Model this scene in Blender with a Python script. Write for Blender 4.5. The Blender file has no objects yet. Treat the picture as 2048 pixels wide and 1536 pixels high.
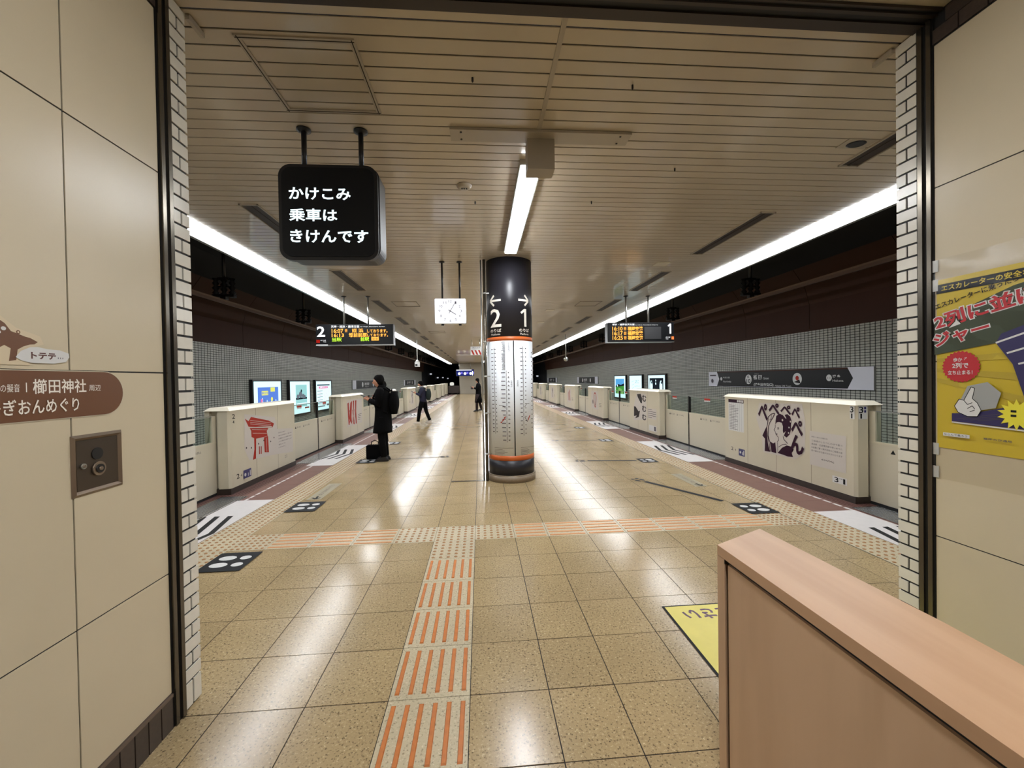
import bpy, bmesh, math, random
from mathutils import Vector, Matrix
random.seed(7)
sc = bpy.context.scene
COL = sc.collection

# ------------------------------------------------------------------ camera
CAM_ROWS = None
def cam_basis(yaw, pitch, roll):
    cy, sy = math.cos(yaw), math.sin(yaw)
    f = Vector((sy*math.cos(pitch), cy*math.cos(pitch), math.sin(pitch)))
    r = Vector((cy, -sy, 0)); u = r.cross(f)
    c, s = math.cos(roll), math.sin(roll)
    return c*r+s*u, -s*r+c*u, f
cr, cu, cf = cam_basis(0.0767, -0.0117, -0.0167)
cam_d = bpy.data.cameras.new('camera'); cam = bpy.data.objects.new('camera', cam_d); COL.objects.link(cam)
cam.matrix_world = Matrix(((cr.x, cu.x, -cf.x, 0), (cr.y, cu.y, -cf.y, 0), (cr.z, cu.z, -cf.z, 1.5703), (0, 0, 0, 1)))
cam_d.sensor_width = 36; cam_d.lens = 824.62/2048*36; cam_d.clip_start = 0.02; cam_d.clip_end = 200
sc.camera = cam
# ------------------------------------------------------------------ world, exposure, lamp strengths
w = bpy.data.worlds.new('world'); sc.world = w; w.use_nodes = True
w.node_tree.nodes['Background'].inputs[0].default_value = (0.010, 0.010, 0.012, 1)
w.node_tree.nodes['Background'].inputs[1].default_value = 1.0
sc.view_settings.view_transform = 'Standard'; sc.view_settings.look = 'None'
sc.view_settings.gamma = 1; sc.view_settings.use_curve_mapping = False
sc.view_settings.exposure = 0.0
E_STRIP = 31.0      # side strip lights
E_CENTER = 66.0     # lamps along the middle of the ceiling
E_FOYER = 56.0       # ceiling lamps of the hall the camera stands in
E_AD = 1.45         # backlit posters
sc.cycles.use_denoising = True
sc.cycles.max_bounces = 7; sc.cycles.diffuse_bounces = 4; sc.cycles.glossy_bounces = 4
sc.cycles.transparent_max_bounces = 10; sc.cycles.transmission_bounces = 4
sc.cycles.caustics_reflective = False; sc.cycles.caustics_refractive = False
sc.cycles.sample_clamp_indirect = 6

# ------------------------------------------------------------------ materials
def lin(c):
    return tuple(((v/255)/12.92 if v/255 <= 0.04045 else ((v/255+0.055)/1.055)**2.4) for v in c)
MATS = {}
def mat(name, rgb, rough=0.5, metal=0.0, emit=0.0, spec=0.5, noise=0.0, nscale=8.0, bump=0.0, bscale=60.0, rnd=0.0, coat=0.0, stretch=None):
    if name in MATS: return MATS[name]
    m = bpy.data.materials.new(name); m.use_nodes = True; MATS[name] = m
    nt = m.node_tree; b = nt.nodes['Principled BSDF']; c = lin(rgb)
    b.inputs['Base Color'].default_value = (*c, 1); b.inputs['Roughness'].default_value = rough
    b.inputs['Metallic'].default_value = metal; b.inputs['Specular IOR Level'].default_value = spec
    b.inputs['Coat Weight'].default_value = coat
    if emit > 0:
        b.inputs['Emission Color'].default_value = (*c, 1); b.inputs['Emission Strength'].default_value = emit
    geo = nt.nodes.new('ShaderNodeNewGeometry'); vec = geo.outputs['Position']
    if stretch:
        mp = nt.nodes.new('ShaderNodeMapping'); mp.inputs['Scale'].default_value = stretch
        nt.links.new(vec, mp.inputs[0]); vec = mp.outputs[0]
    if noise > 0 or rnd > 0:
        mix = nt.nodes.new('ShaderNodeMix'); mix.data_type = 'RGBA'; mix.blend_type = 'MULTIPLY'
        mix.inputs[0].default_value = 1.0
        mix.inputs[6].default_value = (*c, 1)
        val = None
        if noise > 0:
            n = nt.nodes.new('ShaderNodeTexNoise'); n.inputs['Scale'].default_value = nscale; n.inputs['Detail'].default_value = 6
            nt.links.new(vec, n.inputs['Vector'])
            mr = nt.nodes.new('ShaderNodeMapRange'); mr.inputs[1].default_value = 0.3; mr.inputs[2].default_value = 0.7
            mr.inputs[3].default_value = 1-noise; mr.inputs[4].default_value = 1+noise
            nt.links.new(n.outputs[0], mr.inputs[0]); val = mr.outputs[0]
        if rnd > 0:
            oi = nt.nodes.new('ShaderNodeObjectInfo')
            m2 = nt.nodes.new('ShaderNodeMapRange'); m2.inputs[3].default_value = 1-rnd; m2.inputs[4].default_value = 1+rnd
            nt.links.new(oi.outputs['Random'], m2.inputs[0])
            if val is None: val = m2.outputs[0]
            else:
                mm = nt.nodes.new('ShaderNodeMath'); mm.operation = 'MULTIPLY'
                nt.links.new(val, mm.inputs[0]); nt.links.new(m2.outputs[0], mm.inputs[1]); val = mm.outputs[0]
        nt.links.new(val, mix.inputs[7]); nt.links.new(mix.outputs[2], b.inputs['Base Color'])
    if bump > 0:
        n2 = nt.nodes.new('ShaderNodeTexNoise'); n2.inputs['Scale'].default_value = bscale; n2.inputs['Detail'].default_value = 3
        nt.links.new(vec, n2.inputs['Vector'])
        bp = nt.nodes.new('ShaderNodeBump'); bp.inputs['Strength'].default_value = bump; bp.inputs['Distance'].default_value = 0.01
        nt.links.new(n2.outputs[0], bp.inputs['Height']); nt.links.new(bp.outputs[0], b.inputs['Normal'])
    return m
def emat(name, rgb, s):
    if name in MATS: return MATS[name]
    m = bpy.data.materials.new(name); m.use_nodes = True; MATS[name] = m
    nt = m.node_tree; nt.nodes.clear(); o = nt.nodes.new('ShaderNodeOutputMaterial'); e = nt.nodes.new('ShaderNodeEmission')
    e.inputs[0].default_value = (*lin(rgb), 1); e.inputs[1].default_value = s; nt.links.new(e.outputs[0], o.inputs[0]); return m
def speckle(name, base, dark, light, rough, rnd=0.05, amount=0.62, coat=0.0):
    """polished granite / terrazzo: fine dark and light grains"""
    m = bpy.data.materials.new(name); m.use_nodes = True; MATS[name] = m
    nt = m.node_tree; b = nt.nodes['Principled BSDF']; L = nt.links.new
    geo = nt.nodes.new('ShaderNodeNewGeometry')
    n1 = nt.nodes.new('ShaderNodeTexNoise'); n1.inputs['Scale'].default_value = 75; n1.inputs['Detail'].default_value = 3; n1.inputs['Roughness'].default_value = 0.7
    n2 = nt.nodes.new('ShaderNodeTexVoronoi'); n2.inputs['Scale'].default_value = 58
    n3 = nt.nodes.new('ShaderNodeTexNoise'); n3.inputs['Scale'].default_value = 2.2; n3.inputs['Detail'].default_value = 4
    for n in (n1, n2, n3): L(geo.outputs['Position'], n.inputs['Vector'])
    cr_ = nt.nodes.new('ShaderNodeValToRGB'); el = cr_.color_ramp.elements
    el[0].position = 0.30; el[0].color = (*lin(dark), 1); el[1].position = 0.72; el[1].color = (*lin(light), 1)
    e = el.new(0.42); e.color = (*lin(base), 1); e = el.new(0.58); e.color = (*lin(base), 1)
    L(n1.outputs[0], cr_.inputs[0])
    vr = nt.nodes.new('ShaderNodeMapRange'); vr.inputs[1].default_value = 0.08; vr.inputs[2].default_value = 0.3
    vr.inputs[3].default_value = amount; vr.inputs[4].default_value = 1.0
    L(n2.outputs['Distance'], vr.inputs[0])
    big = nt.nodes.new('ShaderNodeMapRange'); big.inputs[1].default_value = 0.3; big.inputs[2].default_value = 0.7
    big.inputs[3].default_value = 0.93; big.inputs[4].default_value = 1.06
    L(n3.outputs[0], big.inputs[0])
    oi = nt.nodes.new('ShaderNodeObjectInfo'); r = nt.nodes.new('ShaderNodeMapRange'); r.inputs[3].default_value = 1-rnd; r.inputs[4].default_value = 1+rnd
    L(oi.outputs['Random'], r.inputs[0])
    a = nt.nodes.new('ShaderNodeMath'); a.operation = 'MULTIPLY'; L(vr.outputs[0], a.inputs[0]); L(big.outputs[0], a.inputs[1])
    a2 = nt.nodes.new('ShaderNodeMath'); a2.operation = 'MULTIPLY'; L(a.outputs[0], a2.inputs[0]); L(r.outputs[0], a2.inputs[1])
    mx = nt.nodes.new('ShaderNodeMix'); mx.data_type = 'RGBA'; mx.blend_type = 'MULTIPLY'; mx.inputs[0].default_value = 1
    L(cr_.outputs[0], mx.inputs[6]); L(a2.outputs[0], mx.inputs[7]); L(mx.outputs[2], b.inputs['Base Color'])
    rr = nt.nodes.new('ShaderNodeMapRange'); rr.inputs[3].default_value = rough*0.8; rr.inputs[4].default_value = rough*1.25
    L(n3.outputs[0], rr.inputs[0]); L(rr.outputs[0], b.inputs['Roughness'])
    b.inputs['Specular IOR Level'].default_value = 0.36; b.inputs['Coat Weight'].default_value = coat; b.inputs['Coat Roughness'].default_value = 0.12
    bp = nt.nodes.new('ShaderNodeBump'); bp.inputs['Strength'].default_value = 0.04; bp.inputs['Distance'].default_value = 0.004
    L(n1.outputs[0], bp.inputs['Height']); L(bp.outputs[0], b.inputs['Normal'])
    return m
def glass(name, tint, mixf=0.12, rough=0.03):
    m = bpy.data.materials.new(name); m.use_nodes = True; MATS[name] = m
    nt = m.node_tree; nt.nodes.clear(); L = nt.links.new
    o = nt.nodes.new('ShaderNodeOutputMaterial'); t = nt.nodes.new('ShaderNodeBsdfTransparent'); g = nt.nodes.new('ShaderNodeBsdfGlossy')
    t.inputs[0].default_value = (*tint, 1); g.inputs['Roughness'].default_value = rough
    mx = nt.nodes.new('ShaderNodeMixShader'); mx.inputs[0].default_value = mixf; L(t.outputs[0], mx.inputs[1]); L(g.outputs[0], mx.inputs[2]); L(mx.outputs[0], o.inputs[0])
    return m

M = dict(
 floor=speckle('granite_floor', (163,142,106), (70,54,36), (214,194,156), 0.19, 0.05, 0.36),
 tact=speckle('tactile_tile', (184,172,144), (110,96,72), (214,204,180), 0.3, 0.03, 0.5),
 bar=mat('tactile_bar', (184,106,36), 0.45, noise=0.12, nscale=30, rnd=0.06),
 bar2=mat('tactile_bar_pale', (204,146,96), 0.45, noise=0.1, nscale=30, rnd=0.06),
 dot=mat('tactile_dot', (150,106,58), 0.45, noise=0.1, nscale=30),
 joint=mat('joint_dark', (34,27,20), 0.9),
 red=mat('edge_paving', (112,78,68), 0.42, noise=0.08, nscale=6),
 redrib=mat('edge_rib', (96,66,60), 0.35, noise=0.08, nscale=6),
 white=mat('marking_white', (206,202,200), 0.4, noise=0.03, nscale=12),
 black=mat('marking_black', (22,24,26), 0.6, spec=0.2),
 sheet=mat('print_white', (206,206,204), 0.4),
 steelplate=mat('sill_metal', (150,150,150), 0.22, 0.9),
 panel=mat('wall_panel_enamel', (196,184,158), 0.30, noise=0.025, nscale=3, bump=0.02, bscale=90, spec=0.3, rnd=0.015),
 darktile=mat('dark_tile', (62,52,46), 0.35, noise=0.15, nscale=60, rnd=0.12),
 whitetile=mat('white_tile', (212,208,196), 0.22, noise=0.03, nscale=20, rnd=0.04),
 trim=mat('trim_steel', (96,90,80), 0.22, 0.85),
 blackgap=mat('gap_black', (8,7,7), 0.6),
 slat=mat('ceiling_slat', (176,163,142), 0.28, 0.0, noise=0.03, nscale=3, spec=0.7, rnd=0.03, coat=0.2),
 slatframe=mat('ceiling_trim', (158,147,130), 0.35, spec=0.6),
 dark=mat('dark_void', (10,10,14), 0.8),
 plaster=mat('plaster', (170,160,140), 0.7, noise=0.03, nscale=40),
 gate=mat('gate_enamel', (196,188,166), 0.32, noise=0.02, nscale=4),
 gatelid=mat('gate_lid', (222,214,194), 0.35),
 gatebase=mat('gate_base', (48,38,32), 0.5),
 door=mat('gate_door_enamel', (192,184,164), 0.34),
 alu=mat('aluminium', (170,170,165), 0.3, 0.8),
 blackmetal=mat('black_metal', (34,33,34), 0.35, 0.3),
 signblack=mat('sign_black', (14,15,18), 0.4, spec=0.25),
 colblack=mat('column_black', (36,35,41), 0.38, 0.0, spec=0.4),
 orange=mat('column_orange', (200,98,40), 0.4),
 colwhite=mat('column_white', (236,240,244), 0.45),
 base=mat('column_granite', (128,112,92), 0.4, noise=0.1, nscale=60),
 brown=mat('brown_cladding', (60,34,23), 0.55, noise=0.06, nscale=2, spec=0.15),
 tile=mat('track_tile', (166,167,157), 0.3, noise=0.08, nscale=2.5),
 tilejoint=mat('track_tile_joint', (16,17,18), 0.9),
 wood=None, woodside=None,
 brownsign=mat('sign_brown', (104,66,38), 0.4),
 signtext=mat('sign_text', (232,226,214), 0.5),
 skin=mat('skin', (196,140,112), 0.55), hair=mat('hair', (10,9,9), 0.8, spec=0.1),
 coat_=mat('coat_black', (8,8,9), 0.9, spec=0.1, noise=0.2, nscale=30), trouser=mat('trouser_black', (12,12,14), 0.9, spec=0.1, noise=0.2, nscale=40),
 shoe=mat('shoe_leather', (18,16,16), 0.3), sneaker=mat('sneaker_white', (214,206,196), 0.6),
 navy=mat('jacket_navy', (26,26,52), 0.8, noise=0.15, nscale=30), greenbag=mat('bag_green', (14,30,28), 0.8), grey=mat('cloth_grey', (130,132,134), 0.8),
 maroon=mat('skirt_dark', (34,20,24), 0.85),
 lamp=emat('strip_lamp', (246,250,255), E_STRIP), lampc=emat('middle_lamp', (246,250,255), E_CENTER), lampf=emat('hall_lamp', (250,250,252), E_FOYER),
 signglow=emat('sign_letters_lit', (226,246,250), 1.6), clockface=emat('clock_face_lit', (250,250,255), 1.3),
 led=emat('led_amber', (255,176,76), 1.8), ledg=emat('led_green', (176,226,60), 1.8), ledw=emat('led_white', (236,238,240), 1.8), ledr=emat('led_red', (190,40,30), 0.8),
 adwhite=emat('ad_white', (206,240,246), E_AD), adblue=emat('ad_blue', (92,130,214), E_AD*0.8), adyellow=emat('ad_yellow', (226,226,110), E_AD*0.8), adgreen=emat('ad_green', (70,150,66), E_AD*0.7),
 adsky=emat('ad_sky', (86,160,216), E_AD*0.8), addark=emat('ad_dark', (34,40,48), E_AD*0.6), adpink=emat('ad_pink', (228,120,168), E_AD*0.8), adteal=emat('ad_teal', (150,206,206), E_AD*0.8), adgrey=emat('ad_grey', (110,120,130), E_AD*0.7), adcream=emat('ad_cream', (240,224,150), E_AD*0.8),
 artred=mat('art_red', (160,48,36), 0.5, spec=0.12), artpurple=mat('art_purple', (44,16,36), 0.5, spec=0.12), artbg=mat('art_backing', (194,187,180), 0.4), artblack=mat('art_black', (38,32,34), 0.5, spec=0.12), textgrey=mat('text_grey', (84,80,86), 0.5, spec=0.12),
 blue=mat('label_navy', (40,40,96), 0.4), pyellow=mat('poster_yellow', (206,182,48), 0.35), pred=mat('poster_red', (178,36,44), 0.4), pnavy=mat('poster_navy', (44,38,84), 0.4), pgreen=mat('poster_green', (52,62,40), 0.5),
 fyellow=mat('sticker_yellow', (214,200,92), 0.4, noise=0.04, nscale=8), fpurple=mat('sticker_purple', (92,62,84), 0.5),
 lens=mat('camera_white', (210,210,206), 0.4),
)
def woodmat(name, rgb, rgb2, sc_):
    m = bpy.data.materials.new(name); m.use_nodes = True; MATS[name] = m
    nt = m.node_tree; b = nt.nodes['Principled BSDF']; L = nt.links.new
    g = nt.nodes.new('ShaderNodeNewGeometry'); mp = nt.nodes.new('ShaderNodeMapping'); mp.inputs['Scale'].default_value = sc_
    L(g.outputs['Position'], mp.inputs[0])
    n = nt.nodes.new('ShaderNodeTexNoise'); n.inputs['Scale'].default_value = 3; n.inputs['Detail'].default_value = 8; n.inputs['Distortion'].default_value = 0.4
    L(mp.outputs[0], n.inputs['Vector'])
    cr_ = nt.nodes.new('ShaderNodeValToRGB'); cr_.color_ramp.elements[0].position = 0.36; cr_.color_ramp.elements[0].color = (*lin(rgb2), 1)
    cr_.color_ramp.elements[1].position = 0.64; cr_.color_ramp.elements[1].color = (*lin(rgb), 1)
    L(n.outputs[0], cr_.inputs[0]); L(cr_.outputs[0], b.inputs['Base Color']); b.inputs['Roughness'].default_value = 0.42
    return m
M['wood'] = woodmat('pale_wood', (196,160,128), (184,147,115), (3, .3, 3))
M['woodside'] = woodmat('pale_wood_upright', (200,168,138), (186,154,124), (2, 2, 0.25))
M['glass'] = glass('door_glass', (0.87, 0.92, 0.90), 0.05); M['film'] = glass('plastic_sleeve', (0.95, 0.94, 0.92), 0.05, 0.15)

# ------------------------------------------------------------------ mesh helpers
class MB:
    def __init__(s): s.v = []; s.f = []; s.mi = []; s.sm = []
    def quad(s, a, b, c, d, mi=0):
        i = len(s.v); s.v += [a, b, c, d]; s.f.append((i, i+1, i+2, i+3)); s.mi.append(mi); s.sm.append(False)
    def poly(s, pts, mi=0):
        i = len(s.v); s.v += list(pts); s.f.append(tuple(range(i, i+len(pts)))); s.mi.append(mi); s.sm.append(False)
    def box(s, x0, y0, z0, x1, y1, z1, mi=0):
        i = len(s.v)
        s.v += [(x0,y0,z0),(x1,y0,z0),(x1,y1,z0),(x0,y1,z0),(x0,y0,z1),(x1,y0,z1),(x1,y1,z1),(x0,y1,z1)]
        for q in ((0,3,2,1),(4,5,6,7),(0,1,5,4),(1,2,6,5),(2,3,7,6),(3,0,4,7)):
            s.f.append(tuple(i+k for k in q)); s.mi.append(mi); s.sm.append(False)
        return s
    def hexa(s, p, mi=0):
        i = len(s.v); s.v += list(p)
        for q in ((0,3,2,1),(4,5,6,7),(0,1,5,4),(1,2,6,5),(2,3,7,6),(3,0,4,7)):
            s.f.append(tuple(i+k for k in q)); s.mi.append(mi); s.sm.append(False)
        return s
    def prism(s, pts, axis, a, b, mi=0):
        """extrude a 2-D outline along an axis from a to b"""
        def P(p, t): return {'X': (t, p[0], p[1]), 'Y': (p[0], t, p[1]), 'Z': (p[0], p[1], t)}[axis]
        n = len(pts); i = len(s.v); s.v += [P(p, a) for p in pts]+[P(p, b) for p in pts]
        s.f.append(tuple(range(i, i+n))); s.f.append(tuple(range(i+2*n-1, i+n-1, -1))); s.mi += [mi, mi]; s.sm += [False, False]
        for k in range(n):
            s.f.append((i+k, i+(k+1) % n, i+n+(k+1) % n, i+n+k)); s.mi.append(mi); s.sm.append(False)
        return s
    def tube(s, path, rad, n=10, mi=0, caps=True, flat=1.0):
        path = [Vector(p) for p in path]; rings = []
        if not isinstance(rad, (list, tuple)): rad = [rad]*len(path)
        up = None
        for k, p in enumerate(path):
            d = (path[min(k+1, len(path)-1)]-path[max(k-1, 0)]).normalized()
            if up is None:
                up = Vector((0, 0, 1)) if abs(d.z) < 0.9 else Vector((0, 1, 0))
            a = d.cross(up).normalized(); b = a.cross(d).normalized(); up = b
            i = len(s.v); rings.append(i)
            for j in range(n):
                t = 2*math.pi*j/n; q = p+a*math.cos(t)*rad[k]+b*math.sin(t)*rad[k]*flat; s.v.append(tuple(q))
        for r in range(len(rings)-1):
            for j in range(n):
                s.f.append((rings[r]+j, rings[r]+(j+1) % n, rings[r+1]+(j+1) % n, rings[r+1]+j)); s.mi.append(mi); s.sm.append(True)
        if caps:
            s.f.append(tuple(rings[0]+j for j in range(n-1, -1, -1))); s.f.append(tuple(rings[-1]+j for j in range(n))); s.mi += [mi, mi]; s.sm += [False, False]
        return s
    def loft(s, rings, n=16, mi=0):
        """rings: (cx, cy, z, rx, ry)"""
        idx = []
        for cx, cy, z, rx, ry in rings:
            idx.append(len(s.v))
            for j in range(n):
                t = 2*math.pi*j/n; s.v.append((cx+rx*math.cos(t), cy+ry*math.sin(t), z))
        for r in range(len(idx)-1):
            for j in range(n):
                s.f.append((idx[r]+j, idx[r]+(j+1) % n, idx[r+1]+(j+1) % n, idx[r+1]+j)); s.mi.append(mi); s.sm.append(True)
        s.f.append(tuple(idx[0]+j for j in range(n-1, -1, -1))); s.f.append(tuple(idx[-1]+j for j in range(n))); s.mi += [mi, mi]; s.sm += [False, False]
        return s
    def lathe(s, cx, cy, prof, n=48, mi=0):
        return s.loft([(cx, cy, z, r, r) for r, z in prof], n, mi)
    def data(s, name, mats, off=(0, 0, 0)):
        me = bpy.data.meshes.new(name); o = Vector(off)
        me.from_pydata([tuple(Vector(v)-o) for v in s.v], [], s.f)
        for m_ in mats: me.materials.append(m_)
        me.polygons.foreach_set('material_index', s.mi); me.polygons.foreach_set('use_smooth', s.sm); me.update()
        return me
    def build(s, name, mats, parent=None, loc=None):
        if not isinstance(mats, (list, tuple)): mats = [mats]
        base = wloc(parent) if parent else (loc or (0, 0, 0))
        o = bpy.data.objects.new(name, s.data(name, mats, base)); COL.objects.link(o)
        if parent: o.parent = parent
        elif loc: o.location = loc
        return o
def wloc(o):
    p = Vector((0, 0, 0))
    while o: p += Vector(o.location); o = o.parent
    return p
def tag(o, label=None, cat=None, group=None, kind=None):
    if label: o['label'] = label
    if cat: o['category'] = cat
    if group: o['group'] = group
    if kind: o['kind'] = kind
    return o
def thing(name, label, cat, loc, group=None):
    o = bpy.data.objects.new(name, None); COL.objects.link(o); o.location = loc; o.empty_display_size = 0.1
    return tag(o, label, cat, group)
def struct(name, mb=None, mats=None, loc=None):
    if mb: o = mb.build(name, mats, None, loc)
    else: o = bpy.data.objects.new(name, None); COL.objects.link(o); o.location = loc or (0, 0, 0)
    o['kind'] = 'structure'; return o
def put(name, me, parent, loc, rz=0.0):
    o = bpy.data.objects.new(name, me); COL.objects.link(o); o.parent = parent
    o.location = Vector(loc)-wloc(parent); o.rotation_euler.z = rz; return o
def copy_tree(o, parent=None):
    c = o.copy(); COL.objects.link(c); c.parent = parent
    for ch in list(o.children): copy_tree(ch, c)
    return c
_tc = {}
def text_geo(s, bold):
    k = (s, bold)
    if k not in _tc:
        c = bpy.data.curves.new('t', 'FONT'); c.body = s; c.resolution_u = 2; c.offset = bold
        o = bpy.data.objects.new('t', c); me = bpy.data.meshes.new_from_object(o)
        vs = [tuple(v.co) for v in me.vertices]; fs = [tuple(p.vertices) for p in me.polygons]
        _tc[k] = (vs, fs); bpy.data.objects.remove(o); bpy.data.curves.remove(c); bpy.data.meshes.remove(me)
    return _tc[k]
class Print:
    """flat print on a plane: origin o, unit vectors u (reading direction) and v (up); or a custom mapping"""
    def __init__(s, o=None, u=None, v=None, fn=None, lift=0.0012, wrap=0):
        s.wrap = wrap; s.layer = 0; s.lift = lift; s.mb = MB(); s.mats = []
        if wrap: s.wfn = fn; s.fn = lambda a, b, h: (a, b, h)
        elif fn: s.fn = fn
        else:
            o = Vector(o); u = Vector(u); v = Vector(v); n = u.cross(v).normalized()
            s.fn = lambda a, b, h: tuple(o+u*a+v*b+n*h)
    def mi(s, m):
        if m not in s.mats: s.mats.append(m)
        return s.mats.index(m)
    def poly(s, pts, m, up=True):
        if up: s.layer += 1
        a = sum(p[0]*q[1]-q[0]*p[1] for p, q in zip(pts, pts[1:]+pts[:1]))
        if a < 0: pts = pts[::-1]
        h = 0.001+s.layer*s.lift*0.25; s.mb.poly([s.fn(p[0], p[1], h) for p in pts], s.mi(m)); return s
    def rect(s, a, b, c, d, m, up=True):
        return s.poly([(min(a,c), min(b,d)), (max(a,c), min(b,d)), (max(a,c), max(b,d)), (min(a,c), max(b,d))], m, up)
    def circ(s, x, y, r, m, n=24, ry=None):
        return s.poly([(x+r*math.cos(2*math.pi*k/n), y+(ry or r)*math.sin(2*math.pi*k/n)) for k in range(n)], m)
    def line(s, pts, wd, m):
        s.layer += 1
        for p, q in zip(pts, pts[1:]):
            dx, dy = q[0]-p[0], q[1]-p[1]; l = math.hypot(dx, dy) or 1; nx, ny = -dy/l*wd/2, dx/l*wd/2
            s.poly([(p[0]+nx, p[1]+ny), (p[0]-nx, p[1]-ny), (q[0]-nx, q[1]-ny), (q[0]+nx, q[1]+ny)], m, False)
        return s
    def text(s, t, a, b, c, d, m, bold=0.0, rot=0.0, keep=False):
        """fit the words into the rectangle a,b .. c,d"""
        vs, fs = text_geo(t, bold); s.layer += 1
        if not vs: return s
        v0 = text_geo(t, 0.0)[0]
        x0 = min(v[0] for v in v0); x1 = max(v[0] for v in v0); y0 = min(v[1] for v in v0); y1 = max(v[1] for v in v0)
        sx = (c-a)/(x1-x0); sy = (d-b)/(y1-y0) if y1 > y0 else 1
        if keep: sy = math.copysign(min(abs(sx), abs(sy)), sy); sx = math.copysign(abs(sy), sx)
        h = 0.001+s.layer*s.lift*0.25; k = s.mi(m); i = len(s.mb.v); cr_, sr = math.cos(rot), math.sin(rot)
        for v in vs:
            x = (v[0]-x0)*sx; y = (v[1]-y0)*sy
            s.mb.v.append(s.fn(a+x*cr_-y*sr, b+x*sr+y*cr_, h))
        for f in fs: s.mb.f.append(tuple(i+q for q in f)); s.mb.mi.append(k); s.mb.sm.append(False)
        return s
    def build(s, name, parent=None, loc=None):
        if s.wrap:      # bend the flat print round the column: cut long edges first
            bm = bmesh.new(); vs = [bm.verts.new(v) for v in s.mb.v]
            for f, m in zip(s.mb.f, s.mb.mi):
                try: q = bm.faces.new([vs[i] for i in f]); q.material_index = m
                except ValueError: pass
            for _ in range(5):
                bmesh.ops.triangulate(bm, faces=[f for f in bm.faces if len(f.verts) > 3])
                es = [e for e in bm.edges if abs(e.verts[0].co.x-e.verts[1].co.x) > s.wrap]
                if not es: break
                bmesh.ops.subdivide_edges(bm, edges=es, cuts=1)
            bmesh.ops.triangulate(bm, faces=[f for f in bm.faces if len(f.verts) > 3])
            bm.verts.index_update(); mb = MB(); mb.v = [s.wfn(*v.co) for v in bm.verts]
            for f in bm.faces: mb.f.append(tuple(v.index for v in f.verts)); mb.mi.append(f.material_index); mb.sm.append(False)
            bm.free(); s.mb = mb
        return s.mb.build(name, s.mats, parent, loc)

H = 3.415            # platform ceiling
CX = 0.473           # middle of the platform
XL, XR = -1.43, 2.377

# ================================================================== FLOOR
XE = [-2.40, -2.07, -1.67, -1.27, -0.8735, -0.4776, -0.0777, 0.3174, 0.6554, 1.0527, 1.45, 1.85, 2.25, 2.65, 3.05, 3.35]
YR = [3.648+0.4*j for j in range(-7, 12)]          # 0.848 .. 8.048
fl = struct('floor', MB().box(-2.82, 2.1, -0.30, 3.77, 47, -0.0018).box(XL, -5, -0.30, XR, 2.1, -0.0018), M['joint'])
tile_cache = {}
def tile_mesh(wx, wy):
    k = (round(wx, 3), round(wy, 3))
    if k not in tile_cache:
        g = 0.0027; tile_cache[k] = MB().box(-wx/2+g, -wy/2+g, -0.012, wx/2-g, wy/2-g, 0).data('floor_tile', [M['floor']])
    return tile_cache[k]
def dots_into(mb, cx, cy, wx, wy, nx, ny, mi, seg=8):
    for a in range(nx):
        for b in range(ny):
            x = cx-wx/2+wx*(a+.5)/nx; y = cy-wy/2+wy*(b+.5)/ny
            i = len(mb.v)
            for r, z in ((0.0165, 0.0), (0.011, 0.005)):
                for k in range(seg): t = 2*math.pi*k/seg; mb.v.append((x+r*math.cos(t), y+r*math.sin(t), z))
            for k in range(seg): mb.f.append((i+k, i+(k+1) % seg, i+seg+(k+1) % seg, i+seg+k)); mb.mi.append(mi); mb.sm.append(True)
            mb.f.append(tuple(i+seg+k for k in range(seg))); mb.mi.append(mi); mb.sm.append(False)
def warn_mesh(wx, wy, nx=6, ny=6):
    k = ('w', round(wx, 3), round(wy, 3))
    if k not in tile_cache:
        mb = MB().box(-wx/2+.0016, -wy/2+.0016, -0.012, wx/2-.0016, wy/2-.0016, 0); dots_into(mb, 0, 0, wx, wy, nx, ny, 1)
        tile_cache[k] = mb.data('warning_tile', [M['tact'], M['dot']])
    return tile_cache[k]
def guide_mesh(wx, wy, along, n, m2):
    k = ('g', round(wx, 3), round(wy, 3), along, n)
    if k not in tile_cache:
        mb = MB().box(-wx/2+.0016, -wy/2+.0016, -0.012, wx/2-.0016, wy/2-.0016, 0)
        for q in range(n):
            if along == 'Y':
                c = -wx/2+wx*(q+.5)/n; a, b = 0.0115, wy/2-0.033
                mb.hexa([(c-a,-b,0),(c+a,-b,0),(c+a,b,0),(c-a,b,0),(c-a*.7,-b+.006,.005),(c+a*.7,-b+.006,.005),(c+a*.7,b-.006,.005),(c-a*.7,b-.006,.005)], 1)
            else:
                c = -wy/2+wy*(q+.5)/n; a, b = 0.014, wx/2-0.018
                mb.hexa([(-b,c-a,0),(b,c-a,0),(b,c+a,0),(-b,c+a,0),(-b+.006,c-a*.7,.005),(b-.006,c-a*.7,.005),(b-.006,c+a*.7,.005),(-b+.006,c+a*.7,.005)], 1)
        tile_cache[k] = mb.data('guide_tile', [M['tact'], m2])
    return tile_cache[k]
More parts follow.
